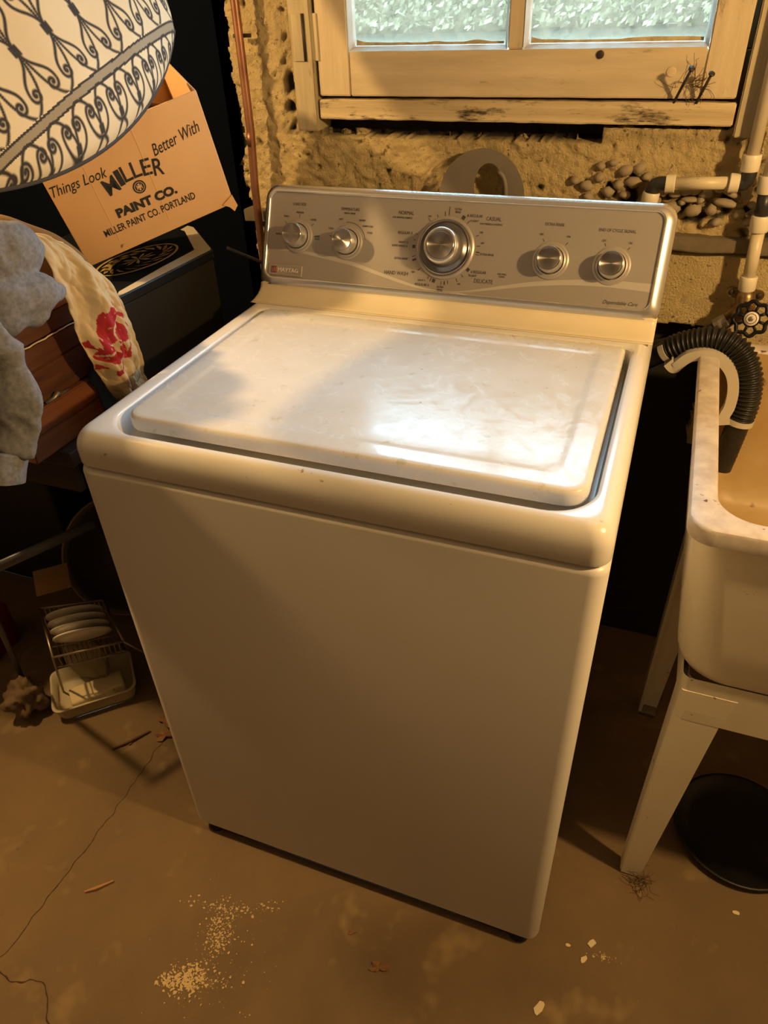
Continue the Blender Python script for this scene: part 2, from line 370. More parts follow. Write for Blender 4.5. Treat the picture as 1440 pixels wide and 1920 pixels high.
lb = rough_board('trim_1', (-.50, .80, .762, .80, .980, 1.004), M_ledge, None, .0035, 60, 22); lb['kind'] = 'structure'

# pebbles laid bare in the wall
pb = [(.186, 1.074, 11, 8), (.205, 1.088, 9, 7), (.222, 1.066, 11, 8), (.246, 1.100, 13, 8), (.262, 1.083, 15, 8), (.238, 1.078, 9, 7), (.268, 1.104, 11, 8),
      (.331, 1.068, 10, 6), (.313, 1.070, 8, 7), (.347, 1.072, 11, 6), (.363, 1.074, 9, 6), (.380, 1.070, 12, 6), (.355, 1.060, 14, 4), (.331, 1.046, 15, 8),
      (.364, 1.043, 14, 9), (.393, 1.045, 9, 8), (.412, 1.057, 20, 6), (.418, 1.072, 17, 5), (.398, 1.078, 10, 5), (.440, 1.076, 9, 12), (.303, 1.056, 9, 6),
      (.288, 1.070, 8, 6), (.300, 1.078, 7, 5), (.437, 1.040, 10, 8), (.455, 1.030, 11, 7), (.404, 1.026, 9, 6), (.205, 1.106, 8, 6), (.165, 1.082, 8, 6),
      (.225, 1.112, 8, 5), (.190, 1.056, 9, 6), (.251, 1.062, 9, 6), (.345, 1.055, 6, 5), (.455, 1.056, 8, 6), (.373, 1.060, 7, 5), (.320, 1.082, 8, 5), (.282, 1.092, 8, 6)]
for k, (x, z, a, c) in enumerate(pb):
    bm = bmesh.new(); bmesh.ops.create_icosphere(bm, subdivisions=2, radius=1)
    off = Vector((k*3.1, k, 0)); ang = random.uniform(-.4, .4)
    for v in bm.verts:
        q = v.co*(1+.28*noise.noise(v.co*1.3+off)); q = Vector((q.x*a*.00105, q.y*.011, q.z*c*.00115))
        q.rotate(Euler((0, ang, 0))); v.co = q
    me = bpy.data.meshes.new('pebble'); bm.to_mesh(me); bm.free()
    o = obj('stone', me, M_stone, None, True); o.location = (x, .777, z); o.parent = wall

# ------------------------------------------------------------------ window
win = bpy.data.objects.new('window_1', None); C.objects.link(win); win['kind'] = 'structure'
rough_board('jamb', (-.352, -.311, .757, .84, 1.152, 1.82), M_jamb, win, .0008, 20, 30, 2)
o = rough_board('jamb', (.400, .432, .757, .84, 1.157, 1.82), M_jamb, win, .0008, 20, 30, 2)
rough_board('sill_rail', (-.308, .396, .762, .835, 1.1715, 1.2035), M_sill, win, .0012, 60, 40)
rough_board('bottom_rail', (-.2448, .3395, .766, .806, 1.2085, 1.2760), M_sash, win, .0006, 40, 25)
rough_board('stile', (-.306, -.2455, .7655, .806, 1.2085, 1.785), M_sashv, win, .0005, 20, 25, 2)
rough_board('stile', (.3402, .3925, .7655, .806, 1.2085, 1.785), M_sashv, win, .0005, 20, 25, 2)
rough_board('muntin', (.0345, .0600, .768, .806, 1.2765, 1.72), M_sashv, win, .0004, 20, 25, 2)
for b_ in ((-.345, .420, .808, .838, 1.166, 1.270), (-.345, -.295, .808, .838, 1.271, 1.79), (.382, .420, .808, .838, 1.271, 1.79)): box('leak_filler', b_, M_jamb, win)  # unseen fillers added to stop daylight leaking round the sash
box('top_rail', (-.2448, .3395, .766, .806, 1.7205, 1.785), M_sash, win)
box('head_jamb', (-.352, .432, .757, .84, 1.79, 1.82), M_jamb, win)
def bead(x0, x1, z0, z1):
    t = .0055; L0 = [(x0, .7675, z0), (x1, .7675, z0), (x1, .7675, z1), (x0, .7675, z1)]; L1 = [(x0+t, .7770, z0+t), (x1-t, .7770, z0+t), (x1-t, .7770, z1-t), (x0+t, .7770, z1-t)]
    L2 = [(p[0]+(1 if p[0] < (x0+x1)/2 else -1)*.002, .7845, p[2]+(1 if p[2] < 1.5 else -1)*.002) for p in L1]
    return loft([L0, L1, L2], False, False)
for x0, x1 in ((-.2448, .0342), (.0603, .3398)):
    obj('glazing_bead', bead(x0, x1, 1.2762, 1.7203), M_bead, win, False)
    box('pane', (x0+.002, x1-.002, .784, .787, 1.279, 1.718), M_glass, win, 0, False)
    # hardened putty smears along the bottom of the glass
    vs = []; fs = []; n = 60
    for i in range(n+1):
        x = x0+.009+(x1-x0-.018)*i/n; h = .0035+.004*max(0, noise.noise((x*22, x0*9, 0)))+(.006*math.exp(-((x-x0)/.02)**2)); vs += [(x, .7835, 1.2835), (x, .7835, 1.2835+h), (x, .7815, 1.2835)]
    for i in range(n): a = i*3; fs += [(a+2, a+5, a+4, a+1)]
    obj('putty', mesh(vs, fs), mat('old_putty', (.55, .48, .28), .8, var=(60, .8, (.3, .22, .12))), win)
# hinge plate and screws plug on the sash
box('hinge_leaf', (-.346, -.3265, .7545, .7575, 1.263, 1.333), M_jamb, win, .0008)
box('hinge_leaf', (-.3225, -.302, .7625, .7655, 1.263, 1.333), M_sashv, win, .0008)
obj('hinge_pin', tube_me([(-.3245, .757, 1.263), (-.3245, .757, 1.333)], .0028, 10), M_iron, win)
obj('wood_plug', revolve_me([(.0072, 0), (.0072, .0012), (.0062, .0016)], 20), M_sash, win, True, frame_M((.2925, .7665, 1.2445), (1, 0, 0), (0, 0, 1), (0, -1, 0)))
obj('latch_mark', revolve_me([(.006, 0), (.006, .002), (.004, .003)], 12), M_iron, win, True, frame_M((.183, .766, 1.268), (1, 0, 0), (0, 0, 1), (0, -1, 0)))

# outside the window: bank and hedge under the open sky, and an added eave
struct('added_eave', join_boxes([(-2.2, 2.4, .90, 1.42, 2.05, 2.12)]), M_roomwall)  # unseen eave, added to keep high sky light off the lid
o = obj('grass_bank', join_boxes([(-.48, 4.5, 1.02, 1.6, 1.05, 1.15), (-5, 5.5, 1.6, 6, 1.05, 1.15)]), M_grass, None, False); tag(o, 'pale grassy bank outside behind the window panes', 'grass')
vs = []; fs = []; rr = random.Random(3)
for k in range(70000):
    c = Vector((rr.uniform(-2.6, 2.8), rr.uniform(2.9, 3.7), 1.20+rr.random()**1.05*1.5)); n = Vector((rr.gauss(0, 1), rr.gauss(0, 1), rr.gauss(0, 1))).normalized()
    a = n.orthogonal().normalized()*.016; b = n.cross(a)*.55; q = len(vs); vs += [c-a, c-b, c+a, c+b]; fs.append((q, q+1, q+2, q+3))
hd = thing('hedge', 'soft green hedge growing outside, seen through the panes', 'hedge', (0, 3.3, 1.15))
o = obj('foliage', mesh(vs, fs), M_leafy, None, False); o.parent = hd; o.matrix_parent_inverse = Matrix.Translation((0, -3.3, -1.15)); o['kind'] = 'stuff'
me = box_me(-2.7, 2.9, 3.72, 4.1, 1.16, 2.55); bm = bmesh.new(); bm.from_mesh(me); bmesh.ops.subdivide_edges(bm, edges=bm.edges[:], cuts=24, use_grid_fill=True)
for v in bm.verts: v.co += noise.noise_vector(v.co*4)*.06
bm.to_mesh(me); bm.free(); o = obj('inner_growth', me, M_leafy, None, True); o.parent = hd; o.matrix_parent_inverse = Matrix.Translation((0, -3.3, -1.15))

# ------------------------------------------------------------------ washing machine
W = .343
wm = thing('washing_machine', 'white top-loading washing machine with silver control console, in front of the window', 'washing machine')
def ring(x0, x1, y0, y1, r, z, n=10): return [(p[0], p[1], z) for p in rrect(x0, x1, y0, y1, r, n)]
def R4(f, b): return (f, b, b, f)
# cabinet body, open-bottomed shell, rounded front corners
lp = []
for dz, ins in ((.030, .004), (.032, .0005), (.036, 0), (.8605, 0), (.8650, .0010), (.8682, .0032), (.8702, .0065), (.8708, .0105)):
    lp.append(ring(-W+ins, W-ins, 0+ins, .60-ins, R4(.020, .006), dz))
obj('cabinet', loft(lp, True, True), M_front, wm); sharp(wm.children[-1].data, 45)
box('gap_shade_block', (-W+.018, W-.02, .012, .585, .0, .031), M_black, wm, .002)  # black block stands in for the shade in the gap under the cabinet
for sx in (-1, 1):
    for yy in (.022, .57):
        obj('foot', revolve_me([(.018, 0), (.018, .008), (.012, .012), (.012, .03)], 16), M_black, wm, True, Matrix.Translation((sx*(W-.035), yy, 0)))
# top deck with a recessed well for the lid
lp = []
O = (-W+.0004, W-.0004, .0008, .605); ob = lambda i, r: dict(i=i)
def outer(i, z, rf=.022): return ring(O[0]+i, O[1]-i, O[2]+i*1.0, O[3]-i*.2, R4(max(rf, .004), .012), z)
lp.append(outer(.006, .8725)); lp.append(outer(.0005, .8735)); lp.append(outer(0, .876)); lp.append(outer(0, .893))
for k in range(1, 9):
    a = k/8*PI/2; lp.append([(p[0], p[1], p[2]) for p in outer(.0185*(1-math.cos(a)), .893+.028*math.sin(a), .022)])
OP = (-.3065, .3155, .0240, .466)
def inner(i, z, rf=.055, rb=.016): return ring(OP[0]+i, OP[1]-i, OP[2]+i, OP[3]-i, (rf-.0, rb, rb, rf), z)
lp.append(inner(-.0045, .9208)); lp.append(inner(-.002, .9200)); lp.append(inner(0, .9175)); lp.append(inner(.0015, .893)); lp.append(inner(.004, .8885))
obj('top_deck', loft(lp, True, False), M_enamel, wm); sharp(wm.children[-1].data, 40)
obj('well', loft([inner(.0042, .8886), inner(.03, .8880)], False, True), M_cream, wm)
# lid
LX0, LX1, LY0, LY1 = -.2945, .3065, .0560, .4600
def lring(i, z, rf=.026, rb=.010): return ring(LX0+i, LX1-i, LY0+i, LY1-i, (max(rf-i*.6, .004), rb, rb, max(rf-i*.6, .004)), z)
lp = [lring(.003, .9035), lring(.0008, .9045), lring(0, .907), lring(0, .9185), lring(.0008, .9215), lring(.0025, .9238), lring(.0055, .9248), lring(.010, .9250),
      lring(.030, .9252, .03), lring(.034, .9248, .045), lring(.038, .9236, .055), lring(.043, .9230, .06), lring(.060, .9229, .06)]
obj('lid', loft(lp), M_lid, wm); sharp(wm.children[-1].data, 50)
for xx in (-.25, .265):
    box('hinge', (xx-.012, xx+.012, .455, .480, .8975, .9205), M_cream, wm, .002)
# seam lip at the back of the deck and console plinth (profile swept across)
prof = [(.482, .9212), (.486, .9222), (.4885, .9206), (.491, .9223), (.500, .9235), (.510, .9258), (.518, .9300), (.524, .9365), (.5275, .9415), (.5275, .944), (.60, .944), (.612, .921)]
xs = [-W+.001, -W+.003, -W+.008, W-.008, W-.003, W-.001]; dzs = [.004, .0015, 0, 0, .0015, .004]
vsl = [[(x, y+(d*.8), z-d*(1 if z > .93 else .3)) for (y, z) in prof] for x, d in zip(xs, dzs)]
obj('console_plinth', loft(vsl, True, True), M_cream, wm); sharp(wm.children[-1].data, 50)
# console: local frame u across, v up the face, w out of the face
cu = Vector((0, .073, .157)).normalized(); cn = Vector((0, -cu.z, cu.y)); CO = Vector((0, .527, .938))
CM = frame_M(CO, (1, 0, 0), cu, cn)
con = bpy.data.objects.new('console', None); C.objects.link(con); con.parent = wm; con.matrix_local = CM
def cring(l, r_, b, t, z, rr, n=8): return [(p[0], p[1], z) for p in rrect(-W+l, W-r_, b, t, rr, n)]
T = .1715
lp = [cring(.002, .002, -.004, T-.001, -.050, .022), cring(0, 0, -.006, T, -.034, .024), cring(0, 0, -.006, T, -.010, .024)]
obj('shell', loft(lp, True, True), M_cream, con)
lp = [cring(0, 0, -.006, T, -.0095, .024), cring(-.0006, -.0006, -.0066, T+.0006, -.005, .025), cring(.0008, .0008, -.0052, T-.0008, -.0010, .024),
      cring(.0100, .0145, .0140, T-.0115, .0048, .016), cring(.0108, .0158, .0156, T-.0128, .0048, .015), cring(.0120, .0170, .0170, T-.0140, .0020, .014), cring(.0122, .0172, .0172, T-.0142, -.0002, .014)]
obj('bezel', loft(lp, False, False), M_bezel, con); sharp(con.children[-1].data, 28)
obj('control_panel', loft([cring(.0118, .0168, .0168, T-.0138, -.004, .014), cring(.0118, .0168, .0168, T-.0138, .0005, .014)], False, True), M_panel, con, False)
# printed wave
ctr = [(-.329, .0555, .0015), (-.28, .0570, .0035), (-.2276, .0515, .006), (-.17, .0435, .0065), (-.1253, .0330, .006), (-.08, .0220, .005), (-.0458, .0150, .0038), (-.01, .0112, .0028), (.0196, .0120, .0025),
       (.05, .0165, .0030), (.0809, .0225, .0045), (.115, .0295, .006), (.1483, .0355, .007), (.19, .0410, .008), (.2299, .0440, .009), (.28, .0450, .0105), (.3255, .0438, .0125)]
sp = spline([(a, b+.006, c) for a, b, c in ctr], 6); vs = []; fs = []
for p in sp: vs += [(p.x, p.y-p.z/2, .0007), (p.x, p.y+p.z/2, .0007)]
for i in range(len(sp)-1): a = i*2; fs.append((a, a+2, a+3, a+1))
obj('wave_stripe', mesh(vs, fs), M_wave, con, False)
# knobs
def knob(u, v, main=False, turn=0):
    k = bpy.data.objects.new('dial' if main else 'knob', None); C.objects.link(k); k.parent = con; k.matrix_local = Matrix.Translation((u, v, .0006))
    if main:
        obj('skirt', revolve_me([(.0490, 0), (.0488, .0020), (.0460, .0038), (.0440, .0040)], 56, True, False), M_panel, k)
        obj('dial_ring', revolve_me([(.0440, .0035), (.0435, .0085), (.0410, .0110), (.0380, .0105), (.0330, .0065), (.0290, .0060)], 56, False, False), M_chromed, k)
        obj('grip', revolve_me([(.0290, .0055), (.0285, .0300), (.0265, .0345), (.0240, .0360), (.0232, .0352)], 56, False, False), M_bezel, k)
        obj('cap', revolve_me([(.0234, .0354), (.0222, .0366), (.0205, .0358), (.0195, .0352), (.010, .0352), (.0006, .0352)], 56, False, True), M_spun, k); sharp(k.children[-1].data, 12)
        r0, zt = .019, .0362
    else:
        obj('skirt', revolve_me([(.0285, 0), (.0283, .0015), (.0262, .0028), (.0235, .0030), (.0215, .0042)], 44, True, False), M_panel, k)
        obj('grip', revolve_me([(.0200, .0030), (.0193, .0240), (.0180, .0270)], 44, False, False), M_bezel, k)
        obj('cap', revolve_me([(.0181, .0269), (.0172, .0280), (.0160, .0272), (.0150, .0268), (.008, .0268), (.0006, .0268)], 44, False, True), M_spun, k); sharp(k.children[-1].data, 12)
    return k
for u, v, mn in ((-.2738, .0874, 0), (-.1792, .0832, 0), (-.0045, .0855, 1), (.1683, .0785, 0), (.2615, .0775, 0)): knob(u, v, bool(mn))
# lettering printed on the console
def print_on(par, M, s, u, v, size, m, shear=0, ang=0, sx=1, z=.0008, ext=.00012, bold=0):
    o = obj('lettering', text_me(s, size, shear, ext, 'CENTER', sx, bold), m, par, False)
    o.matrix_local = M @ Matrix.Translation((u, v, z)) @ Matrix.Rotation(ang, 4, 'Z'); return o
I4 = Matrix.Identity(4)
for s, u, v, h in (('LOAD SIZE', -.2758, .1400, .0062), ('MEDIUM', -.2738, .1265, .0045), ('SMALL', -.2990, .1190, .0045), ('LARGE', -.2470, .1160, .0045), ('SUPER\nLOAD', -.2370, .0870, .0042), ('RESET', -.3130, .0890, .0042),
                   ('TEMPERATURE', -.1800, .1365, .0062), ('WASH / RINSE', -.1800, .1300, .0040), ('HOT', -.1950, .1200, .0042), ('WARM', -.1560, .1200, .0045), ('WARM COLD', -.1450, .1110, .0038), ('COLD', -.1400, .1010, .0042), ('COLD', -.2120, .1040, .0042),
                   ('NORMAL', -.0790, .1360, .0078), ('FOR NORMAL FABRICS', -.0850, .1285, .0040), ('CASUAL', .0690, .1345, .0080), ('FOR WRINKLE CONTROL', .0660, .1265, .0038),
                   ('DELICATE', .0660, .0385, .0084), ('HAND WASH', -.0850, .0400, .0084), ('REGULAR 8', -.0770, .1050, .0060), ('HEAVY 12', -.0780, .0900, .0046), ('SUPER WASH 16', -.0840, .0840, .0046), ('EXTRA RINSE', -.0790, .0640, .0048),
                   ('EXTRA\nRINSE', .0090, .1440, .0044), ('6 REGULAR', .0380, .1375, .0058), ('4 LIGHT', .0380, .1300, .0046), ('OFF', .0520, .1130, .0042), ('OFF', .0560, .0970, .0040), ('EXTRA RINSE', .0660, .0800, .0046), ('6 REGULAR', .0560, .0520, .0060), ('3 LIGHT', .0470, .0460, .0046),
                   ('REGULAR 6', -.0370, .0250, .0058), ('LIGHT 3', -.0390, .0320, .0042), ('EXTRA\nRINSE', -.0050, .0215, .0046), ('OFF', .0260, .0310, .0040), ('FOR SMALL\nLOADS', .0950, .0500, .0036), ('OFF', -.0550, .0440, .0040), ('OFF', -.0380, .1330, .0040),
                   ('EXTRA RINSE', .1660, .1320, .0060), ('OFF', .1480, .1165, .0046), ('ON', .1900, .1155, .0046), ('END OF CYCLE SIGNAL', .2610, .1285, .0062), ('OFF', .2440, .1130, .0046), ('ON', .2830, .1120, .0046)):
    print_on(con, I4, s, u, v, h*1.05, M_ink, sx=.80)
print_on(con, I4, 'Dependable Care', .2830, .0240, .0080, M_ink, .45, sx=.92)
vs = []; fs = []
def tick(u, v, a, l, wd):
    d = Vector((math.cos(a), math.sin(a), 0)); n = Vector((-d.y, d.x, 0))*wd/2; c = Vector((u, v, .0008)); k = len(vs)
    vs.extend([c-n, c+d*l-n, c+d*l+n, c+n]); fs.append((k, k+1, k+2, k+3))
mu, mv = -.0045, .0855
for deg, r, l, wd in ((98, .050, .007, .0012), (91, .051, .013, .0012), (128, .051, .006, .001), (112, .051, .004, .001), (64, .051, .006, .0055), (60, .059, .004, .0012), (52, .051, .005, .001), (24, .053, .005, .0012), (7, .052, .006, .0012), (-3, .052, .006, .0018), (-7, .052, .006, .0010),
                      (-36, .050, .005, .0055), (-40, .058, .004, .001), (-50, .051, .005, .001), (-62, .052, .006, .001), (-78, .051, .006, .001), (-84, .052, .006, .0020), (-90, .052, .006, .001), (-104, .051, .006, .0050), (-110, .051, .006, .0014), (-116, .051, .005, .001),
                      (-138, .052, .005, .0012), (-157, .052, .007, .0030), (-163, .052, .006, .001), (-179, .052, .005, .0050), (170, .053, .004, .001), (160, .053, .004, .001)):
    a = math.radians(deg); tick(mu+r*math.cos(a), mv+r*math.sin(a), a, l, wd)
for (ku, kv, angs) in ((-.2738, .0874, (90, 140, 178, 38, 2)), (-.1792, .0832, (165,)), (.1683, .0785, (118, 52)), (.2615, .0775, (116, 52))):
    for deg in angs: a = math.radians(deg); tick(ku+.031*math.cos(a), kv+.031*math.sin(a), a, .005, .001)
for i in range(20):   # arc line round the temperature knob
    a = math.radians(10+90*i/20); tick(-.1792+.0325*math.cos(a), .0832+.0325*math.sin(a), a+PI/2, .0028, .0007)
obj('tick_marks', mesh(vs, fs), M_ink, con, False)['kind'] = 'stuff'
# badge
bd = bpy.data.objects.new('badge', None); C.objects.link(bd); bd.parent = con; bd.matrix_local = Matrix.Translation((-.2925, .0285, 0))
obj('plate', loft([[(p[0], p[1], z) for p in rrect(-.033+i, .033-i, -.0095+i, .0095-i, .002, 3)] for i, z in ((0, .0006), (0, .0024), (.0009, .0030), (.0018, .0026))]), M_panel, bd)
print_on(bd, I4, 'MAYTAG', .0055, 0, .0095, M_hem, z=.0030, ext=.0004, sx=1.05)
obj('emblem', loft([[(p[0], p[1], z) for p in rrect(-.0265+i, -.0165-i, -.0055+i, .0055-i, .001, 2)] for i, z in ((0, .0026), (.0006, .0036))]), M_red, bd)
obj('emblem_lines', join_boxes([(-.0275, -.0265, -.0065, .0055, .0028, .0038), (-.0275, -.0165, .0055, .0062, .0028, .0038), (-.0245, -.0235, -.0040, .0030, .0036, .0041), (-.0215, -.0205, -.0040, .0030, .0036, .0041), (-.0190, -.0182, -.0040, .0030, .0036, .0041)]), M_bezel, bd, False)

# ------------------------------------------------------------------ utility sink
sk = thing('utility_sink', 'off-white plastic floor-standing laundry sink right of the washing machine', 'sink')
SX0, SX1, SY0, SY1, SZ = .418, 1.02, .122, .682, .860
def sring(i, z, r=.03, fy=0): return ring(SX0+i, SX1-i, SY0+i+fy, SY1-i, r, z)
lp = [sring(.006, .838, .028), sring(.0005, .8385, .03), sring(0, .842, .03), sring(0, .8565, .03), sring(.0015, .8595, .03), sring(.004, .8605, .03), sring(.025, .8605, .045), sring(.029, .8595, .05), sring(.031, .856, .05)]
obj('rim', loft(lp, False, False), M_sinkrim, sk); sharp(sk.children[-1].data, 40)
lp = [sring(.031, .856, .05), sring(.036, .80, .055), sring(.046, .62, .06), sring(.056, .585, .06), sring(.08, .572, .06), sring(.2, .568, .06)]
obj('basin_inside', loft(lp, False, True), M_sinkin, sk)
lp = [sring(.009, .839, .035), sring(.014, .78, .045), sring(.026, .66, .055), sring(.033, .605, .06), sring(.040, .585, .06), sring(.052, .570, .06), sring(.08, .562, .06)]
obj('basin_shell', loft(lp, False, True), M_sink, sk)
# skirt ring under the basin
a0 = ring(SX0+.047, SX1-.047, SY0+.040, SY1-.047, .012, .582, 4); a1 = ring(SX0+.052, SX1-.052, SY0+.044, SY1-.052, .012, .492, 4); a2 = ring(SX0+.058, SX1-.058, SY0+.05, SY1-.058, .010, .492, 4); a3 = ring(SX0+.056, SX1-.056, SY0+.048, SY1-.056, .010, .574, 4)
obj('skirt', loft([a0, a1, a2, a3], False, False), M_sink, sk, True); sharp(sk.children[-1].data, 40)
def leg(sx, sy):
    cx = SX0+.0495 if sx < 0 else SX1-.0495; cy = SY0+.0425 if sy < 0 else SY1-.0495
    dx = 1 if sx < 0 else -1; dy = 1 if sy < 0 else -1; out = []
    for t, wd, z in ((0, .074, .555), (.12, .066, .500), (.14, .064, .493), (1, .036, .004)):
        ox = cx-dx*.003*t; oy = cy+dy*(-.002+.028*t); th = .007
        out.append([(ox+dx*a, oy+dy*b, z) for a, b in ((.003, 0), (wd, 0), (wd+.002, th), (th+.004, th), (th, th+.004), (th, wd*.8), (0, wd*.8), (0, .003))])
    me = loft(out, True, True); o = obj('leg', me, M_sink, sk, False); 
    fo = obj('foot', box_me(min(cx-dx*.003, cx-dx*.003+dx*.038), max(cx-dx*.003, cx-dx*.003+dx*.038), min(cy+dy*.026, cy+dy*.056), max(cy+dy*.026, cy+dy*.056), 0, .012, bev=.003), M_steel, sk)
for a in (-1, 1):
    for b in (-1, 1): leg(a, b)

# ------------------------------------------------------------------ drain hose and its hook
dh = thing('drain_hose', 'black ribbed washing machine drain hose hooked over the sink rim', 'hose')
path = spline([(.20, .700, .690), (.30, .675, .785), (.372, .650, .848), (.405, .642, .869), (.443, .634, .880), (.476, .626, .867), (.498, .618, .834), (.506, .613, .790), (.504, .611, .755)], 26)
Ls = [0]
for a, b in zip(path, path[1:]): Ls.append(Ls[-1]+(b-a).length)
rs = []
# resample densely for ribs
NP = 520; tot = Ls[-1]; res = []
j = 0
for i in range(NP):
    s = tot*i/(NP-1)
    while j < len(Ls)-2 and Ls[j+1] < s: j += 1
    f = (s-Ls[j])/(Ls[j+1]-Ls[j]); res.append(path[j].lerp(path[j+1], f)); 
    smooth_start = s < tot*.50
    rs.append(.0145+.003*min(1, s/tot*2) if smooth_start else .0195+.0022*math.sin(2*PI*s/.0074))
obj('ribbed_hose', tube_me(res, rs, 22), M_rubber, dh)
dirv = (Vector((.495, .607, .665))-Vector((.504, .611, .755))).normalized()
p0 = Vector((.5045, .611, .762)); q = [p0+dirv*(.105*i/60) for i in range(61)]
r2 = [.0185+(.0006*math.sin(2*PI*i/2.5) if 16 < i < 52 else 0) for i in range(61)]
hz = tube_me(q, r2, 22, False); o = obj('hose_end', hz, M_rubber, dh); md = o.modifiers.new('wall', 'SOLIDIFY'); md.thickness = .002; md.offset = -1
gd = thing('hose_hook', 'grey translucent plastic U-shaped hook holding the drain hose', 'hose hook')
gp = spline([(.372, .615, .838), (.383, .613, .830), (.391, .611, .840), (.404, .609, .854), (.428, .606, .862), (.452, .602, .856), (.471, .599, .837), (.480, .596, .810), (.481, .594, .782), (.477, .592, .764), (.480, .590, .750)], 10)
fr = frames(gp); loops = []
for i, (p, t, a, b) in enumerate(fr):
    nrm = Vector((0, -1, 0)); inw = t.cross(nrm).normalized()
    w2 = .0085; d2 = .016; th = .0018
    cs = [(-w2, 0), (w2, 0), (w2, d2), (w2-th, d2), (w2-th, th), (-w2+th, th), (-w2+th, d2), (-w2, d2)]
    loops.append([p + inw*x - nrm*y for x, y in cs])
obj('channel', loft(loops), M_guide, gd); sharp(gd.children[-1].data, 40)
def clip(c, axis, r, a0, a1, wd, th=.0022):
    ax = Vector(axis).normalized(); e1 = Vector((0, -1, 0)); e1 = (e1-ax*e1.dot(ax)).normalized(); e2 = ax.cross(e1); lp = []
    for i in range(33):
        a = math.radians(a0+(a1-a0)*i/32); d = e1*math.cos(a)+e2*math.sin(a)
        lp.append([Vector(c)+d*r-ax*wd/2, Vector(c)+d*(r+th)-ax*wd/2, Vector(c)+d*(r+th)+ax*wd/2, Vector(c)+d*r+ax*wd/2])
    return loft(lp)
obj('clip', clip((.5035, .6105, .752), dirv, .0205, -150, 130, .009), M_guide, gd, False)
obj('clip', clip((.368, .650, .845), (.6, -.25, .55), .0185, -60, 160, .010), M_guide, gd, False)

# ------------------------------------------------------------------ pipes on the wall
def cyl(name, a, b, r, m, par, n=20): return obj(name, tube_me([a, b], r, n), m, par); 
def collar(a, b, r, m, par):
    a = Vector(a); b = Vector(b); d = b-a
    o = obj('collar', tube_me([a, a+d*.06, a+d*.3, a+d*.94, b], [r*.94, r, r, r*.97, r*.9], 22), m, par); sharp(o.data, 40)
YP = .742
sp_ = thing('supply_pipe', 'tan plastic water pipe with black elbows running down beside the window and left', 'pipe')
cyl('vertical_pipe', (.428, YP, 1.80), (.434, YP, 1.118), .0095, M_cpvc, sp_)
collar((.4335, YP, 1.137), (.4345, YP, 1.113), .0138, M_collar, sp_)
obj('elbow', tube_me(spline([(.4348, YP, 1.116), (.4350, YP, 1.104), (.430, YP, 1.0955), (.417, YP, 1.095)], 6), .0112, 18), M_elbow, sp_)
collar((.409, YP, 1.095), (.424, YP, 1.095), .0145, M_collar, sp_)
cyl('horizontal_pipe', (.410, YP, 1.095), (.325, YP, 1.0905), .0095, M_cpvc, sp_)
collar((.329, YP, 1.0908), (.314, YP, 1.090), .0140, M_collar, sp_)
obj('elbow', tube_me(spline([(.316, YP, 1.090), (.304, YP, 1.0895), (.2965, YP, 1.084), (.2955, YP, 1.070)], 6), .0112, 18), M_elbow, sp_)
collar((.2950, YP, 1.076), (.2935, YP, 1.054), .0138, M_collar, sp_)
cyl('lower_pipe', (.2938, YP, 1.056), (.284, YP, .86), .0095, M_cpvc, sp_)
vp = thing('valve_pipe', 'tan plastic pipe with hose valve and black handwheel above the sink', 'valve')
collar((.4635, YP, 1.108), (.465, YP, 1.082), .0138, M_collar, vp)
cyl('upper_pipe', (.460, YP, 1.80), (.4640, YP, 1.100), .0095, M_cpvc, vp)
cyl('coupling', (.4650, YP, 1.086), (.468, YP, 1.043), .0108, M_elbow, vp)
collar((.468, YP, 1.049), (.469, YP, 1.024), .0150, M_collar, vp)
cyl('pipe', (.4690, YP, 1.028), (.4735, YP, .945), .0100, M_cpvc, vp)
collar((.4732, YP, .952), (.4745, YP, .928), .0138, M_collar, vp)
obj('valve_flange', loft([[(p[0], p[1], z) for p in rrect(-.030, .030, -.009, .009, .009, 6)] for z in (0, .004)]), M_brass, vp, True, frame_M((.475, .752, .920), (1, 0, -.06), (.06, 0, 1), (0, -1, 0))); sharp(vp.children[-1].data, 40)
for dx in (-.022, .022): obj('screw', revolve_me([(.0045, 0), (.0045, .0015), (.003, .0025)], 12), M_iron, vp, True, frame_M((.475+dx, .748, .920-dx*.06), (1, 0, 0), (0, 0, 1), (0, -1, 0)))
obj('valve_body', tube_me([(.4748, YP, .930), (.476, YP, .918), (.479, YP-.003, .902), (.470, YP-.008, .890), (.452, YP-.010, .874)], [.012, .0155, .017, .0145, .0125], 18), M_brass, vp)
obj('bonnet', tube_me([(.480, .742, .899), (.486, .715, .896), (.488, .706, .8955)], [.013, .010, .005], 16), M_brass, vp)
obj('coupling_nut', tube_me([(.456, YP-.010, .8775), (.446, YP-.011, .869), (.440, YP-.011, .864)], [.0135, .0145, .0140], 10), M_steel, vp, False)
obj('inlet_hose', tube_me(spline([(.442, YP-.011, .8655), (.430, YP-.012, .855), (.400, YP-.012, .838), (.34, YP-.010, .815), (.25, YP-.005, .78)], 8), .0105, 14), M_rubber, vp)
hw = bpy.data.objects.new('handwheel', None); C.objects.link(hw); hw.parent = vp
hn = Vector((-.15, -.93, .33)).normalized(); hx = Vector((1, 0, .1)); hx = (hx-hn*hx.dot(hn)).normalized(); hw.matrix_local = frame_M((.4895, .702, .8945), hx, hn.cross(hx), hn)
pts = []
for i in range(97):
    a = 2*PI*i/96; r = .0262+.0022*math.cos(8*a); pts.append((r*math.cos(a), r*math.sin(a), 0))
obj('wheel_rim', tube_me(pts, .0034, 10), M_case, hw)
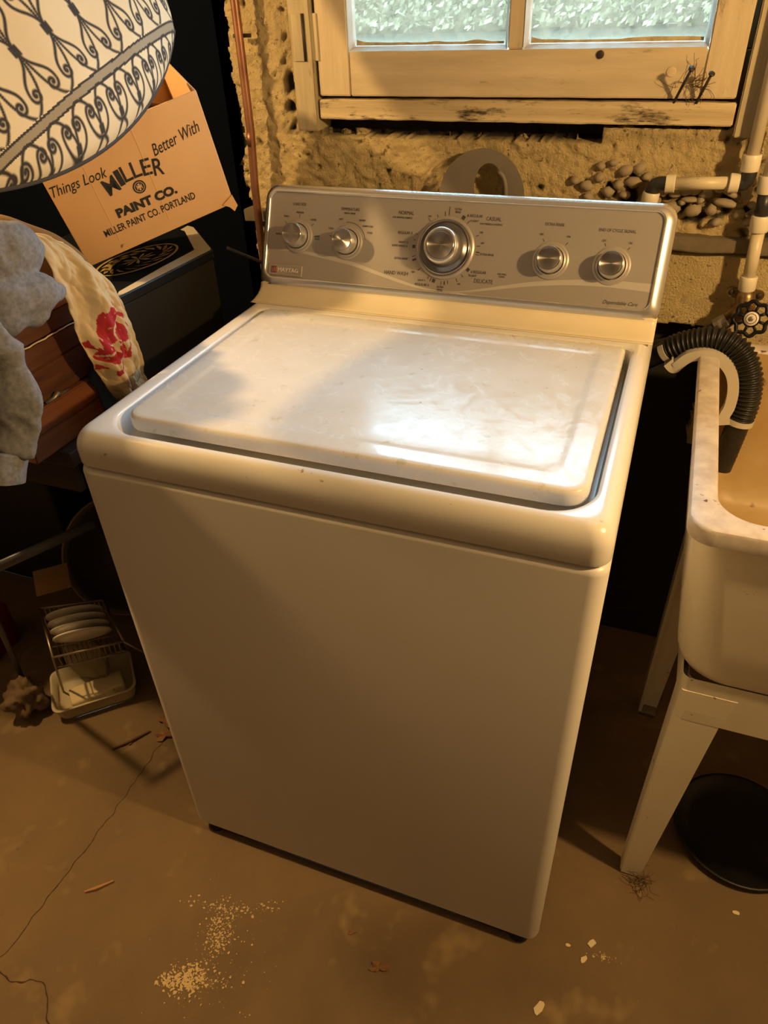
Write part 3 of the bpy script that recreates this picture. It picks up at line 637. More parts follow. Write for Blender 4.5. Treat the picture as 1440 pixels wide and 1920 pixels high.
for k in range(8):
    a = 2*PI*(k+.5)/8; obj('spoke', tube_me([(.009*math.cos(a), .009*math.sin(a), .001), (.0245*math.cos(a), .0245*math.sin(a), 0)], .0024, 8), M_case, hw)
obj('hub', revolve_me([(.0135, -.004), (.0140, .002), (.0125, .004)], 24), M_case, hw)
obj('label_disc', revolve_me([(.0115, .0038), (.0115, .0046), (.0045, .0048)], 24), M_china, hw)
obj('stem_nut', revolve_me([(.0042, .004), (.0042, .0065), (.002, .007)], 6), M_steel, hw, False)
obj('disc_ring', revolve_me([(.0085, .0047), (.0085, .0050), (.0075, .0050), (.0075, .0047)], 24, False, False), M_ink, hw)
cp = thing('copper_pipe', 'thin copper pipe running up the wall at its left edge', 'pipe')
obj('tube', tube_me([(-.447, .748, 2.14), (-.4475, .748, 1.40), (-.449, .747, 1.15), (-.455, .746, 1.05), (-.457, .746, .95), (-.459, .746, .02)], .0078, 16), M_copper, cp)
obj('joint', tube_me([(-.4497, .747, 1.150), (-.4507, .747, 1.125)], .0081, 16), M_copper, cp)
obj('pipe_strap', box_me(-.465, -.433, .755, .766, 1.30, 1.306, bev=.001), M_iron, cp)

# grey plate behind console
pl = thing('ring_plate', 'grey sheet-metal plate with an oval hole leaning on the wall behind the console', 'metal plate')
out = []; inn = []
for i in range(64):
    a = 2*PI*i/64; out.append((.006+.078*math.cos(a), 1.052+.080*math.sin(a))); inn.append((.018+.026*math.cos(a), 1.072+.038*math.sin(a)))
def yl(z): return .742+(z-1.0)*.10
loops = [[(x, yl(z), z) for x, z in out], [(x, yl(z)-.003, z) for x, z in out], [(x, yl(z)-.003, z) for x, z in inn], [(x, yl(z), z) for x, z in inn], [(x, yl(z), z) for x, z in out]]
obj('plate', loft(loops, False, False), M_plate, pl, False)
vs = []
for i in range(15): 
    a = PI*.5-PI*i/14*1.05; vs.append((.036+.026*math.cos(a)*.6, yl(1.06)-.006, 1.062+.035*math.sin(a)))
obj('stiffening_lip', tube_me(vs, .004, 8), M_plate, pl)
obj('hanging_bracket', box_me(-.03, .045, .742, .772, .965, .975, bev=.001), M_iron, pl)

# nails
def nail(a, b, label):
    a = Vector(a); b = Vector(b); d = (b-a).normalized(); t = thing('nail', label, 'nail', tuple(a))
    obj('shank', tube_me([Vector((0, 0, 0)), b-a], .0022, 8), M_iron, t); obj('head', tube_me([b-a, b-a+d*.0015], .0048, 12), M_iron, t)
nail((.303, .768, 1.200), (.322, .722, 1.252), 'long bent nail sticking up from the sill, nearer the panes')
nail((.335, .768, 1.196), (.351, .735, 1.244), 'shorter rusty nail sticking up at the right end of the sill')
def fibres(name, c, R_, n, r, m, label, cat, seed, flat=1):
    rnd = random.Random(seed); t = []
    V = []; F = []
    for k in range(n):
        p = Vector((rnd.gauss(0, R_*.4), rnd.gauss(0, R_*.4)*flat, abs(rnd.gauss(0, R_*.3)))); d = Vector((rnd.gauss(0, 1), rnd.gauss(0, 1)*flat, rnd.gauss(0, .5))).normalized()
        pts = [p]
        for s in range(5): d = (d+Vector((rnd.gauss(0, .5), rnd.gauss(0, .5)*flat, rnd.gauss(0, .3)))).normalized(); q = pts[-1]+d*R_*.28; pts.append(q)
        me = tube_me(pts, r, 4); k0 = len(V); V += [v.co.copy() for v in me.vertices]; F += [tuple(k0+i for i in p.vertices) for p in me.polygons]; bpy.data.meshes.remove(me)
    zmin = min(v.z for v in V)
    V = [Vector(c)+Vector((v.x, v.y, v.z-zmin)) for v in V]
    o = obj(name, mesh(V, F), m, None, True); tag(o, label, cat, kind='stuff'); return o
fibres('cobweb', (.325, .760, 1.200), .022, 26, .00035, M_web, 'dusty cobweb strands around the nails on the sill', 'cobweb', 4, .25)

# ------------------------------------------------------------------ cardboard box
bx = thing('cardboard_box', 'brown cardboard paint-shop box with black printing, tipped on the black case', 'box', (-.546, .341, 1.011), (.25, -.248, .82))
BW, BH, BDp = .264, .186, .20
def flatbox(name, b, m, par, bev=.0012): return box(name, b, m, par, bev)
fr_ = obj('front_panel', box_me(0, BW, 0, .004, 0, BH, bev=.0015), M_card, bx)
flatbox('side_panel', (0, .004, .004, BDp, 0, BH), M_card, bx); flatbox('side_panel', (BW-.004, BW, .004, BDp, 0, BH), M_card, bx)
flatbox('back_panel', (.004, BW-.004, BDp-.004, BDp, 0, BH), M_card, bx); flatbox('bottom_panel', (.004, BW-.004, .004, BDp-.004, 0, .004), M_carddark, bx)
# fold creases pressed into the front
for xx in (.062, .150): box('crease', (xx, xx+.0012, -.0006, .001, .02, BH-.001), M_card, bx, .0003)
BM = frame_M((0, -.0002, 0), (1, 0, 0), (0, 0, 1), (0, -1, 0))
def bprint(s, u, v, size, **k): return print_on(bx, BM, s, u, v, size, M_box_ink, z=.0002, **k)
def bfit(t_, u, v, w_, h_, shear=0, ang=0, bold=0):
    me = text_me(t_, .02, shear, .0002, 'CENTER', 1, bold); xs_ = [q.co.x for q in me.vertices]; ys_ = [q.co.y for q in me.vertices]
    cx_, cy_ = (max(xs_)+min(xs_))/2, (max(ys_)+min(ys_))/2; fx, fy = w_/(max(xs_)-min(xs_)), h_/(max(ys_)-min(ys_))
    for q in me.vertices: q.co.x = (q.co.x-cx_)*fx; q.co.y = (q.co.y-cy_)*fy
    o = obj('lettering', me, M_box_ink, bx, False); o.matrix_local = BM @ Matrix.Translation((u, v, .0002)) @ Matrix.Rotation(ang, 4, 'Z'); return o
bfit('Things Look', .0470, .1270, .0880, .0210, .35, -.02)
bfit('Better With', .2085, .1345, .0820, .0180, .35, .11)
word = 'MILLER'; wd = [.0235, .0095, .0160, .0160, .0165, .0185]; tx = .0765
for ch, cw in zip(word, wd):
    cx = tx+cw/2; t = (cx-.1265)/.050; bfit(ch, cx, .1005+.0145*(1-t*t), cw*.90, .0250+.002*t*t, bold=.0002, ang=-t*.24); tx += cw
obj('printed_seal', loft([[(p[0], p[1], z) for p in [( .0105*math.cos(2*PI*i/32), .0105*math.sin(2*PI*i/32)) for i in range(32)]] for z in (0, .0003)]), M_box_ink, bx, False, None).matrix_local = BM @ Matrix.Translation((.1275, .0880, .0001))
for rr_ in (.0082,): 
    o = obj('seal_ring', loft([[(r*math.cos(2*PI*i/32), r*math.sin(2*PI*i/32), .0004) for i in range(32)] for r in (rr_, rr_-.0009)], False, False), M_card, bx, False); o.matrix_local = BM @ Matrix.Translation((.1275, .0880, .0001))
o = obj('seal_figure', join_boxes([(-.003, .003, -.002, .0025, .0003, .0005), (-.0015, .0015, -.0055, -.0025, .0003, .0005), (-.0045, -.0035, -.004, .004, .0003, .0005), (.0035, .0045, -.004, .004, .0003, .0005), (-.0018, .0018, .0032, .0052, .0003, .0005)]), M_card, bx, False); o.matrix_local = BM @ Matrix.Translation((.1275, .0880, .0001))
bfit('PAINT CO.', .1290, .0625, .1040, .0155, bold=.0011)
bfit('MILLER PAINT CO. PORTLAND', .1255, .0405, .1600, .0120, bold=.0003)
# crushed corner tatters
vs = [(BW-.02, -.0008, .006), (BW+.0005, -.0008, .016), (BW+.004, -.002, -.004), (BW-.004, -.0015, -.012), (BW-.010, -.001, -.002)]
obj('torn_corner', mesh(vs, [(0, 1, 2, 3, 4)]), M_card, bx, False); md = bx.children[-1].modifiers.new('t', 'SOLIDIFY'); md.thickness = .002
# maroon cloth stuffed in the box
def blob(name, c, r, m, label=None, cat=None, amp=.25, fr=2.2, sub=4, par=None, rot=None, seed=0):
    bm = bmesh.new(); bmesh.ops.create_icosphere(bm, subdivisions=sub, radius=1)
    for v in bm.verts:
        q = v.co*(1+amp*noise.fractal(v.co*fr+Vector((seed, 0, 0)), 1, 2, 3)); v.co = Vector((q.x*r[0], q.y*r[1], q.z*r[2]))
        if rot: v.co.rotate(Euler(rot))
    me = bpy.data.meshes.new(name); bm.to_mesh(me); bm.free(); o = obj(name, me, m, par); o.location = c
    if label: tag(o, label, cat)
    return o
mq = Matrix.LocRotScale(Vector((-.546, .341, 1.011)), Euler((.25, -.248, .82)), None) @ Vector((.135, .105, .120))
blob('maroon_cloth', tuple(mq), (.090, .070, .050), M_maroon, 'dark maroon cloth stuffed into the open cardboard box', 'cloth', .22, 2.0, 4, rot=(0, -.25, .82))

# ------------------------------------------------------------------ table, case, chest
tb = thing('table', 'dark wooden table under the chest and the black case', 'table')
box('table_top', (-1.90, -.475, .115, .640, .770, .797), M_table, tb, .003)  # left end stretched out of view to shade the floor
box('shade_leaf', (-1.90, -1.0, .045, .114, .770, .797), M_table, tb, .003)  # unseen leaf added to lengthen the shadow on the floor
box('apron', (-1.88, -.50, .135, .150, .705, .770), M_table, tb, .002)
for x, y in ((-1.86, .17), (-1.86, .61), (-.52, .61)): box('leg', (x-.02, x+.02, y-.02, y+.02, 0, .77), M_table, tb, .003)
obj('rail', tube_me([(-.700, .028, .552), (-.60, .225, .552)], .011, 10, True, .55), M_rail, tb)
obj('folding_leg', tube_me([(-.71, .040, .545), (-.965, .185, .006)], .010, 10, True, .6), M_rail, tb)
cs = thing('black_case', 'black lacquered case with a cream band and gilt oval ornament under the box', 'case')
pts = [(-.462, .275), (-.470, .30), (-.456, .45), (-.447, .552), (-.580, .690), (-.80, .640), (-.80, .275)]
pts = [(-.462, .285), (-.455, .42), (-.449, .553), (-.4540, .562), (-.572, .684), (-.590, .690), (-.80, .640), (-.80, .285)]
def shrink(i): 
    P = [Vector(p) for p in pts]; c = sum(P, Vector((0, 0)))/len(P); return [(p+(c-p).normalized()*i) for p in P]
obj('carcass', loft([[(p.x, p.y, z) for p in shrink(i)] for i, z in ((.004, .7975), (.002, .80), (.002, .966), (.006, .968))]), M_caseside, cs, False)
obj('case_lid', loft([[(p.x, p.y, z) for p in shrink(i)] for i, z in ((.003, .968), (0, .970), (0, .9825), (.002, .9845))]), M_case, cs, False)
Pa = shrink(.003); Pb = shrink(.034); bandl = [[(p.x, p.y, .9848) for p in Pa[:6]], [(p.x, p.y, .9851) for p in Pb[:6]]]
n6 = 6; vs = bandl[0]+bandl[1]; obj('cream_band', mesh(vs, [(i, i+1, n6+i+1, n6+i) for i in range(5)]), M_band, cs, False)
# gilt oval ornament: ring and leaves
gc = Vector((-.552, .470, .9852)); ga = Vector((.06, .998, 0)).normalized(); gb = Vector((ga.y, -ga.x, 0)); vs = []; fs = []
def gp_(u, v): q = gc+ga*u+gb*v; return (q.x, q.y, q.z)
for i in range(48):
    a = 2*PI*i/48; vs += [gp_(.098*math.cos(a), .050*math.sin(a)), gp_(.093*math.cos(a), .0455*math.sin(a))]
for i in range(48): j = (i+1) % 48; fs.append((2*i, 2*j, 2*j+1, 2*i+1))
for i in range(34):
    a = 2*PI*i/34; ru, rv = (.070, .030) if i % 2 else (.078, .036); c0 = (ru*math.cos(a), rv*math.sin(a)); t = (-math.sin(a+.7)*.017, math.cos(a+.7)*.0085); s_ = (t[1]*.35+.002, -t[0]*.22-.001)
    k = len(vs); vs += [gp_(c0[0]-t[0], c0[1]-t[1]), gp_(c0[0]+s_[0], c0[1]+s_[1]), gp_(c0[0]+t[0], c0[1]+t[1]), gp_(c0[0]-s_[0], c0[1]-s_[1])]; fs.append((k, k+1, k+2, k+3))
for i in range(9):
    a = 2*PI*i/9; k = len(vs); vs += [gp_(0, 0), gp_(.030*math.cos(a-.15), .014*math.sin(a-.15)), gp_(.042*math.cos(a), .022*math.sin(a)), gp_(.030*math.cos(a+.15), .014*math.sin(a+.15))]; fs.append((k, k+1, k+2, k+3))
obj('gilt_ornament', mesh(vs, fs), M_gilt, cs, False)
# dark strap hanging in the gap behind the case
st = obj('dark_rod', tube_me([(-.448, .60, .975), (-.36, .72, .885)], .0035, 8), M_rail, None); tag(st, 'thin dark rod leaning between the black case and the wall', 'rod')

ch = thing('wooden_chest', 'dark worn wooden chest of planks under the grey sweatshirt', 'chest')
CX0, CX1, CY0, CY1 = -.80, -.500, .070, .248
def plank(name, z0, z1, dx, m, y0=CY0, y1=CY1):
    o = rough_board(name, (CX1-.018, CX1+dx, y0, y1, z0, z1), m, ch, .0008, 14, 30, 1); return o
box('carcass', (CX0, CX1-.019, CY0+.002, CY1-.002, .7975, .998), M_chest, ch, .002)
plank('plank', .967, .997, 0, M_chest); plank('plank', .930, .9640, .001, M_chest); plank('plank', .8775, .9285, -.001, M_chest)
plank('lower_board', .838, .8745, .006, M_chestr, CY0, CY1+.006); plank('lower_board', .8000, .8365, .005, M_chestr, CY0, CY1+.008)
rough_board('chest_top', (CX0, CX1+.007, CY0-.005, CY1+.004, .9985, 1.012), M_chestedge, ch, .001, 14, 30, 1)
vs = []; 
for i in range(18): y = .105+.135*i/17; vs.append((CX1+.002+.0008*noise.noise((y*90, 0, 0)), y, .9655+.0015*noise.noise((y*60, 1, 0))))
obj('split_edge', tube_me(vs, .0012, 6, wob=(.001, 90)), M_chip, ch)
obj('old_latch', tube_me([(CX1+.001, .125, .8765), (CX1+.004, .140, .878), (CX1+.006, .147, .883), (CX1+.004, .154, .878), (CX1+.002, .175, .877)], [.002, .004, .005, .004, .0015], 8, wob=(.001, 90)), M_steel, ch)

# ------------------------------------------------------------------ cloths
def cloth_tube(name, ctrl, rad, m, par, flat=.5, wob=(.006, 22), n=28, k=10, wr=.10, seed=0):
    pts = spline(ctrl, k); N_ = len(pts); rr_ = []
    for i in range(N_):
        t = i/(N_-1)*(len(rad)-1); a = int(min(t, len(rad)-2)); rr_.append(rad[a]+(rad[a+1]-rad[a])*(t-a))
    fr = frames(pts); loops = []
    for i, (p, t, a, b) in enumerate(fr):
        L_ = []
        for q in range(n):
            an = 2*PI*q/n; e = 1+wr*noise.noise((math.cos(an)*1.6+seed, math.sin(an)*1.6, i*.10))+wr*.6*noise.noise((math.cos(an)*4, math.sin(an)*4+seed, i*.05))
            L_.append(p+a*(rr_[i]*e*math.cos(an))+b*(rr_[i]*flat*e*math.sin(an)))
        loops.append(L_)
    me = loft(loops)
    for v in me.vertices: v.co += noise.noise_vector(v.co*wob[1]+Vector((seed, 0, 0)))*wob[0]
    o = obj(name, me, m, par); md = o.modifiers.new('s', 'SUBSURF'); md.levels = 1; md.render_levels = 1; return o
def garment(name, tubes, m, par, vox=.0055, wr_=(.006, 20), seed=0):
    vs = []; fs = []
    for ctrl, rad, fl in tubes:
        pts = spline(ctrl, 10); rr_ = []
        for i in range(len(pts)):
            t = i/(len(pts)-1)*(len(rad)-1); a = int(min(t, len(rad)-2)); rr_.append(rad[a]+(rad[a+1]-rad[a])*(t-a))
        me = tube_me(pts, rr_, 24, True, fl); k = len(vs); vs += [v.co.copy() for v in me.vertices]; fs += [tuple(k+i for i in p.vertices) for p in me.polygons]; bpy.data.meshes.remove(me)
    o = obj(name, mesh(vs, fs), m); r = o.modifiers.new('r', 'REMESH'); r.mode = 'VOXEL'; r.voxel_size = vox; sm = o.modifiers.new('s', 'SMOOTH'); sm.factor = .5; sm.iterations = 7
    dg = bpy.context.evaluated_depsgraph_get(); me = bpy.data.meshes.new_from_object(o.evaluated_get(dg)); o.modifiers.clear(); o.data = me
    nr = [v.normal.copy() for v in me.vertices]
    for v, n in zip(me.vertices, nr):
        p = v.co*wr_[1]+Vector((seed, 0, 0)); q = Vector((p.x*.6+p.z*.5, p.y*1.0, p.z*.8-p.y*.5))
        v.co += n*wr_[0]*(.9-2.6*abs(noise.noise(q))-1.1*abs(noise.noise(q*2.3+Vector((5, 1, 2)))))
    for p in me.polygons: p.use_smooth = True
    if not me.materials: me.materials.append(m)
    o.parent = par; return o
sw = thing('sweatshirt', 'heather grey sweatshirt heaped on the wooden chest, one sleeve hanging down', 'sweatshirt')
garment('body', [
    ([(-.66, -.06, 1.075), (-.56, .02, 1.085), (-.48, .075, 1.105), (-.452, .118, 1.108), (-.47, .165, 1.090)], [.05, .052, .040, .036, .022], .62),
    ([(-.60, -.02, 1.055), (-.50, .04, 1.060), (-.450, .085, 1.056), (-.436, .125, 1.052), (-.438, .160, 1.040)], [.04, .034, .026, .024, .012], .85),
    ([(-.58, .04, 1.045), (-.480, .06, 1.038), (-.450, .095, 1.032), (-.440, .130, 1.030)], [.03, .028, .022, .012], 1.0),
    ([(-.54, .10, 1.04), (-.50, .15, 1.045), (-.47, .17, 1.04)], [.03, .026, .016], .8),
    ([(-.52, -.03, 1.080), (-.455, .0, 1.065), (-.432, .016, 1.02), (-.424, .014, .965), (-.425, .002, .915), (-.428, -.016, .880)], [.035, .036, .034, .035, .032, .026], .42)], M_sweat, sw, .005, (.0055, 17), 3)
cloth_tube('cuff', [(-.4275, -.014, .882), (-.428, -.026, .862), (-.429, -.034, .846)], [.0255, .024, .0225], M_sweat, sw, .42, (.001, 20), seed=12)
ps = thing('pink_shirt', 'pale pink and white cotton garment lying on the sweatshirt at the frame edge', 'shirt')
garment('bundle', [([(-.62, -.04, 1.142), (-.52, .02, 1.142), (-.465, .060, 1.140), (-.448, .085, 1.132)], [.04, .034, .030, .020], .62)], M_shirt, ps, .004, (.004, 30), 8)
hp = [(-.455+.012*math.sin(a*2), .078+.026*math.cos(a)*.8, 1.128+.036*math.sin(a)) for a in [2*PI*i/24 for i in range(25)]]
obj('hem', tube_me(hp, .0022, 8, wob=(.003, 40)), M_hem, ps)

# printed cotton cloth draped from the chest down the gap
def rosette(u, v):
    # u,v local coordinates around the flower centre, returns ink 0..1
    r = math.hypot(u, v*.92); a = math.atan2(v, u)
    edge = .96+.07*math.sin(7*a+.6)+.06*math.sin(13*a)+.10*noise.noise((u*4, v*4, 2))
    if r > edge: return 0
    wv = math.sin(2.5*a+8.5*r+1.2*noise.noise((u*2.5, v*2.5, 5)))
    ink = 0 if wv > .90-.25*r else 1
    if .12 < r < .34 and math.sin(2*a-6*r+2) > .35: ink = 0
    if v < -.25 and r < .85 and math.sin(5*a+5*r) > .45: ink = 0
    if noise.noise((u*11, v*11, 8)) > .55: ink = 0
    return ink
cc = [(-.500, .158, 1.100, .018), (-.470, .190, 1.098, .036), (-.445, .212, 1.070, .052), (-.432, .222, 1.030, .064), (-.430, .230, .990, .066), (-.432, .234, .950, .064), (-.434, .240, .905, .060), (-.438, .246, .870, .050), (-.442, .252, .845, .040), (-.448, .256, .815, .026)]
cl = spline([(a, b, c) for a, b, c, d in cc], 22); wdt = spline([(d, 0, 0) for a, b, c, d in cc], 22)
nu = 110; vs = []; fs = []; rose = []; low_tone = []
for i, p in enumerate(cl):
    t = i/(len(cl)-1)
    for k in range(nu+1):
        u = k/nu*2-1; hw_ = wdt[i].x*(1+.07*noise.noise((t*9, u*.5, 3)))
        y = p.y+u*hw_; z = p.z-u*.035*hw_/.05*(1 if t > .12 else .4)
        fold = .009*math.cos(u*3.2+t*2)+.006*math.sin(u*8+t*7+3*noise.noise((u*2, t*5, 0)))+.010*(abs(noise.noise((u*2.5+t*3, t*9, 1)))-.2)+.005*(abs(noise.noise((u*4, t*10+u*3, 5)))-.2)+.0015*noise.noise((u*9, t*30, 1))
        x = p.x+fold-.012*u*u
        if t < .25: x = x*t/.25+(p.x)*(1-t/.25); z += fold*(1-t/.25)
        vs.append((x, y, z)); cu_, cv = (y-.226)/.042, (z-.945)/.050
        rose.append(rosette(cu_, cv)); low_tone.append(max(0, min(1, (t-.86)*7+.4*noise.noise((u*3, t*9, 4))))+(.25 if abs(noise.noise((u*4, t*20, 9))) < .015 else 0))
for i in range(len(cl)-1):
    for k in range(nu): a = i*(nu+1)+k; fs.append((a, a+1, a+nu+2, a+nu+1))
me = mesh(vs, fs); set_attr(me, 'rose', rose); set_attr(me, 'low_tone', low_tone)
o = obj('printed_cloth', me, M_muslin); tag(o, 'crumpled cream cotton cloth printed with a red rose hanging beside the chest', 'cloth'); md = o.modifiers.new('t', 'SOLIDIFY'); md.thickness = .0012
o = cloth_tube('blue_cloth', [(-.492, .228, .885), (-.486, .245, .86), (-.482, .250, .825), (-.480, .255, .80)], [.018, .024, .026, .024], M_denim, None, .5, (.003, 25), seed=20); tag(o, 'blue denim cloth tucked between the chest and the printed cloth', 'cloth')
o = cloth_tube('tan_cloth', [(-.60, .18, 1.075), (-.56, .22, 1.080), (-.52, .262, 1.045), (-.50, .275, 1.01)], [.04, .04, .03, .02], mat('tan_canvas', (.22, .14, .06), .9), None, .4, (.006, 20), seed=23); tag(o, 'tan canvas folded behind the grey sweatshirt, below the pillow', 'cloth')

# ------------------------------------------------------------------ pillow with ironwork print
def spiral(cx, cy, r0, turns, a0, d=1, n=40):
    out = []
    for i in range(n+1):
        t = i/n; r = r0*(1-t)**.9; a = a0+d*turns*2*PI*t; out.append((cx+r*math.cos(a), cy+r*math.sin(a)))
    return out
def bez(p, n=26):
    out = []
    for i in range(n+1):
        t = i/n; a = [(1-t)**3, 3*t*(1-t)**2, 3*t*t*(1-t), t**3]; out.append((sum(a[k]*p[k][0] for k in range(4)), sum(a[k]*p[k][1] for k in range(4))))
    return out
def tile_upper():   # tile period 1 in x, height 0..2.1: tall lyre bars with scrolled ends and a collar
    c = []
    for sgn in (-1, 1):
        c += bez([(0, 1.05), (sgn*.02, 1.45), (sgn*.42, 1.45), (sgn*.40, 1.80)]); c += spiral(sgn*.26, 1.80, .14, 1.35, 0 if sgn > 0 else PI, sgn)
        c += bez([(0, 1.05), (sgn*.02, .65), (sgn*.42, .65), (sgn*.40, .30)]); c += spiral(sgn*.26, .30, .14, 1.35, 0 if sgn > 0 else PI, -sgn)
        c += bez([(0, 1.05), (sgn*.05, 1.5), (sgn*.10, 1.9), (sgn*.45, 2.1)]); c += bez([(0, 1.05), (sgn*.05, .6), (sgn*.10, .2), (sgn*.45, 0)])
    c += [(x, y) for x in (-.07, -.035, 0, .035, .07) for y in (.97, 1.01, 1.05, 1.09, 1.13)]
    return c
def tile_lower():   # height 0..1.5 : pairs of kidney scrolls, leaves below
    c = []
    for sgn in (-1, 1):
        c += bez([(0, .55), (sgn*.45, .55), (sgn*.50, 1.25), (sgn*.20, 1.25)]); c += spiral(sgn*.20, 1.10, .15, 1.3, PI/2, sgn)
        c += bez([(0, .55), (sgn*.30, .45), (sgn*.42, .05), (sgn*.12, .08)]); c += spiral(sgn*.17, .20, .12, 1.2, -PI/2, sgn)
        c += bez([(0, .7), (sgn*.06, 1.1), (sgn*.2, 1.4), (sgn*.5, 1.5)])
    c += [(x, y) for x in (-.06, -.03, 0, .03, .06) for y in (.62, .66, .70, .74)]
    return c
def ink_field(U, V):
    """U along, V across in metres (numpy); returns 0..1 ink"""
    ink = np.zeros(U.shape, np.float32); per = .060
    def stamp(tile, sc, v0, v1, lw, shift=0):
        sel = np.where((V > v0) & (V < v1))[0]
        if not len(sel): return
        x = ((U[sel]/sc+shift) % 1.0)-.5; y = (V[sel]-v0)/sc
        P = np.array(tile, np.float32); d = np.full(len(sel), 9., np.float32)
        for ox in (-1, 0, 1):
            for k in range(0, len(P), 40):
                q = P[k:k+40]; dd = np.sqrt((x[:, None]-q[None, :, 0]-ox)**2+(y[:, None]-q[None, :, 1])**2).min(1); d = np.minimum(d, dd)
        ink[sel] = np.maximum(ink[sel], np.clip(1.35-d*sc/lw, 0, 1))
    stamp(tile_upper(), .058, .029, .029+.058*2.1, .0027)
    stamp(tile_lower(), .046, -.050, -.050+.046*1.5, .0026, .3)
    stamp(tile_upper(), .058, .168, .168+.058*2.1, .0027, .5)
    for c, wd_ in ((.022, .0065), (.159, .0060)):
        e = np.abs(V-c)/wd_; ink = np.maximum(ink, np.where(e < 1, np.where(e > .62, 1.0, .62), 0))
    # dark leafy border towards the seam
    low = V < -.052
    wv = np.sin(U*150+4*np.sin(V*90))*np.cos(V*120+3*np.sin(U*60)); ink = np.maximum(ink, np.where(low & (wv > .02), .95, 0))
    return ink
def pillow():
    A = Vector((.02, .955, .29)).normalized(); Nn = Vector((.78, -.42, .46)); Nn = (Nn-A*Nn.dot(A)).normalized(); B = Nn.cross(A)
    a_, b_, th = .290, .242, .090
    nu, nv = 520, 430
    uu, vv = np.meshgrid(np.linspace(-1, 1, nu), np.linspace(-1, 1, nv)); uu = uu.ravel(); vv = vv.ravel()
    bulge = np.clip((1-uu**2), 0, 1)**.5*np.clip((1-vv**2), 0, 1)**.5
    # pinched outline between corners
    X = uu*a_*np.sqrt(1-.36*vv**2); Y = vv*b_*np.sqrt(1-.40*uu**2)
    Z = th*bulge**.85
    wr = .004*np.sin(uu*9+vv*4)*np.sin(vv*7-uu*3)*bulge
    M = frame_M(PC, A, B, Nn)
    n = nu*nv; front = np.stack([X, Y, Z+wr], 1); back = np.stack([X, Y, -Z*.9], 1)
    idx = np.arange(n).reshape(nv, nu); q = np.stack([idx[:-1, :-1].ravel(), idx[:-1, 1:].ravel(), idx[1:, 1:].ravel(), idx[1:, :-1].ravel()], 1)
    # arc length across the bulging face so the print wraps towards the seam
    V_ = Y; ink = ink_field(X*1.0+.01, V_+.208)
    me = bpy.data.meshes.new('pillow_front'); me.from_pydata([tuple(p) for p in front], [], [tuple(int(i) for i in f) for f in q]); me.update(); set_attr(me, 'ink', ink)
    s2 = 6; id2 = idx[::s2, ::s2]; 
    bu, bv = np.meshgrid(np.linspace(-1, 1, 81), np.linspace(-1, 1, 65)); bu = bu.ravel(); bv = bv.ravel(); bb = np.clip(1-bu**2, 0, 1)**.5*np.clip(1-bv**2, 0, 1)**.5
    bp = np.stack([bu*a_*np.sqrt(1-.36*bv**2), bv*b_*np.sqrt(1-.40*bu**2), -th*.35*bb**.85], 1); ib = np.arange(81*65).reshape(65, 81); qb = np.stack([ib[:-1, :-1].ravel(), ib[1:, :-1].ravel(), ib[1:, 1:].ravel(), ib[:-1, 1:].ravel()], 1)
    me2 = bpy.data.meshes.new('pillow_back'); me2.from_pydata([tuple(p) for p in bp], [], [tuple(int(i) for i in f) for f in qb]); me2.update()
    pm = mat('cream_ironwork_print', (.82, .76, .62), .9, var=(8, .5, (.74, .66, .48)), bump=(160, .15, .001)); add_attr_mix(pm, 'ink', (.045, .045, .055), .15, .95)
    pr = thing('pillow', 'large cream cushion printed with black wrought-iron scrolls, on top of the heap', 'pillow'); pr.matrix_world = M
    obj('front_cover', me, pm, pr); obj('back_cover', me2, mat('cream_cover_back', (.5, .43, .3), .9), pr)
    t = [Vector((x*a_*math.sqrt(1-.36*y*y), y*b_*math.sqrt(1-.40*x*x), 0)) for x, y in [(-1+2*i/20, -1) for i in range(20)]+[(1, -1+2*i/20) for i in range(20)]+[(1-2*i/20, 1) for i in range(20)]+[(-1, 1-2*i/20) for i in range(21)]]
    obj('piping', tube_me(t, .0035, 8), mat('dark_piping', (.05, .05, .06), .8), pr)
PC = Vector((-.545, .260, 1.401))
pillow()

# ------------------------------------------------------------------ clutter on the floor at the left
d45 = Vector((.72, .69, 0)).normalized(); n45 = Vector((-d45.y, d45.x, 0))
ty = thing('plastic_tray', 'shallow ivory plastic tray on the floor left of the washing machine', 'tray', (-.790, .108, 0), (0, 0, math.atan2(d45.y, d45.x)))
TL, TWd = .185, .135
lp = [[(p[0], p[1], z) for p in rrect(i, TL-i, i, TWd-i, .022, 6)] for i, z in ((.012, .002), (.008, .0), (.004, .012), (0, .040), (-.003, .041), (-.003, .044), (.002, .044), (.006, .014), (.012, .006))]
obj('shell', loft(lp, True, True), M_tray, ty)
def onf(u, v, z=0): q = Vector((-.790, .108, 0))+d45*u+n45*v; return (q.x, q.y, z)
o = obj('pumice_block', None or box_me(-.062, .062, -.027, .027, 0, .034, bev=.007, seg=3), M_block); tag(o, 'pale yellow porous block lying in the ivory tray', 'block')
for v in o.data.vertices: v.co += noise.noise_vector(v.co*60)*.0015
o.location = onf(.098, .046, .0075); o.rotation_euler = (0, 0, math.atan2(d45.y, d45.x)+.1)
rg = blob('rag', onf(.092, .108, .085), (.062, .030, .066), M_rag, 'crumpled grey-brown rag standing in the back of the tray', 'rag', .25, 1.6, 4, seed=3)
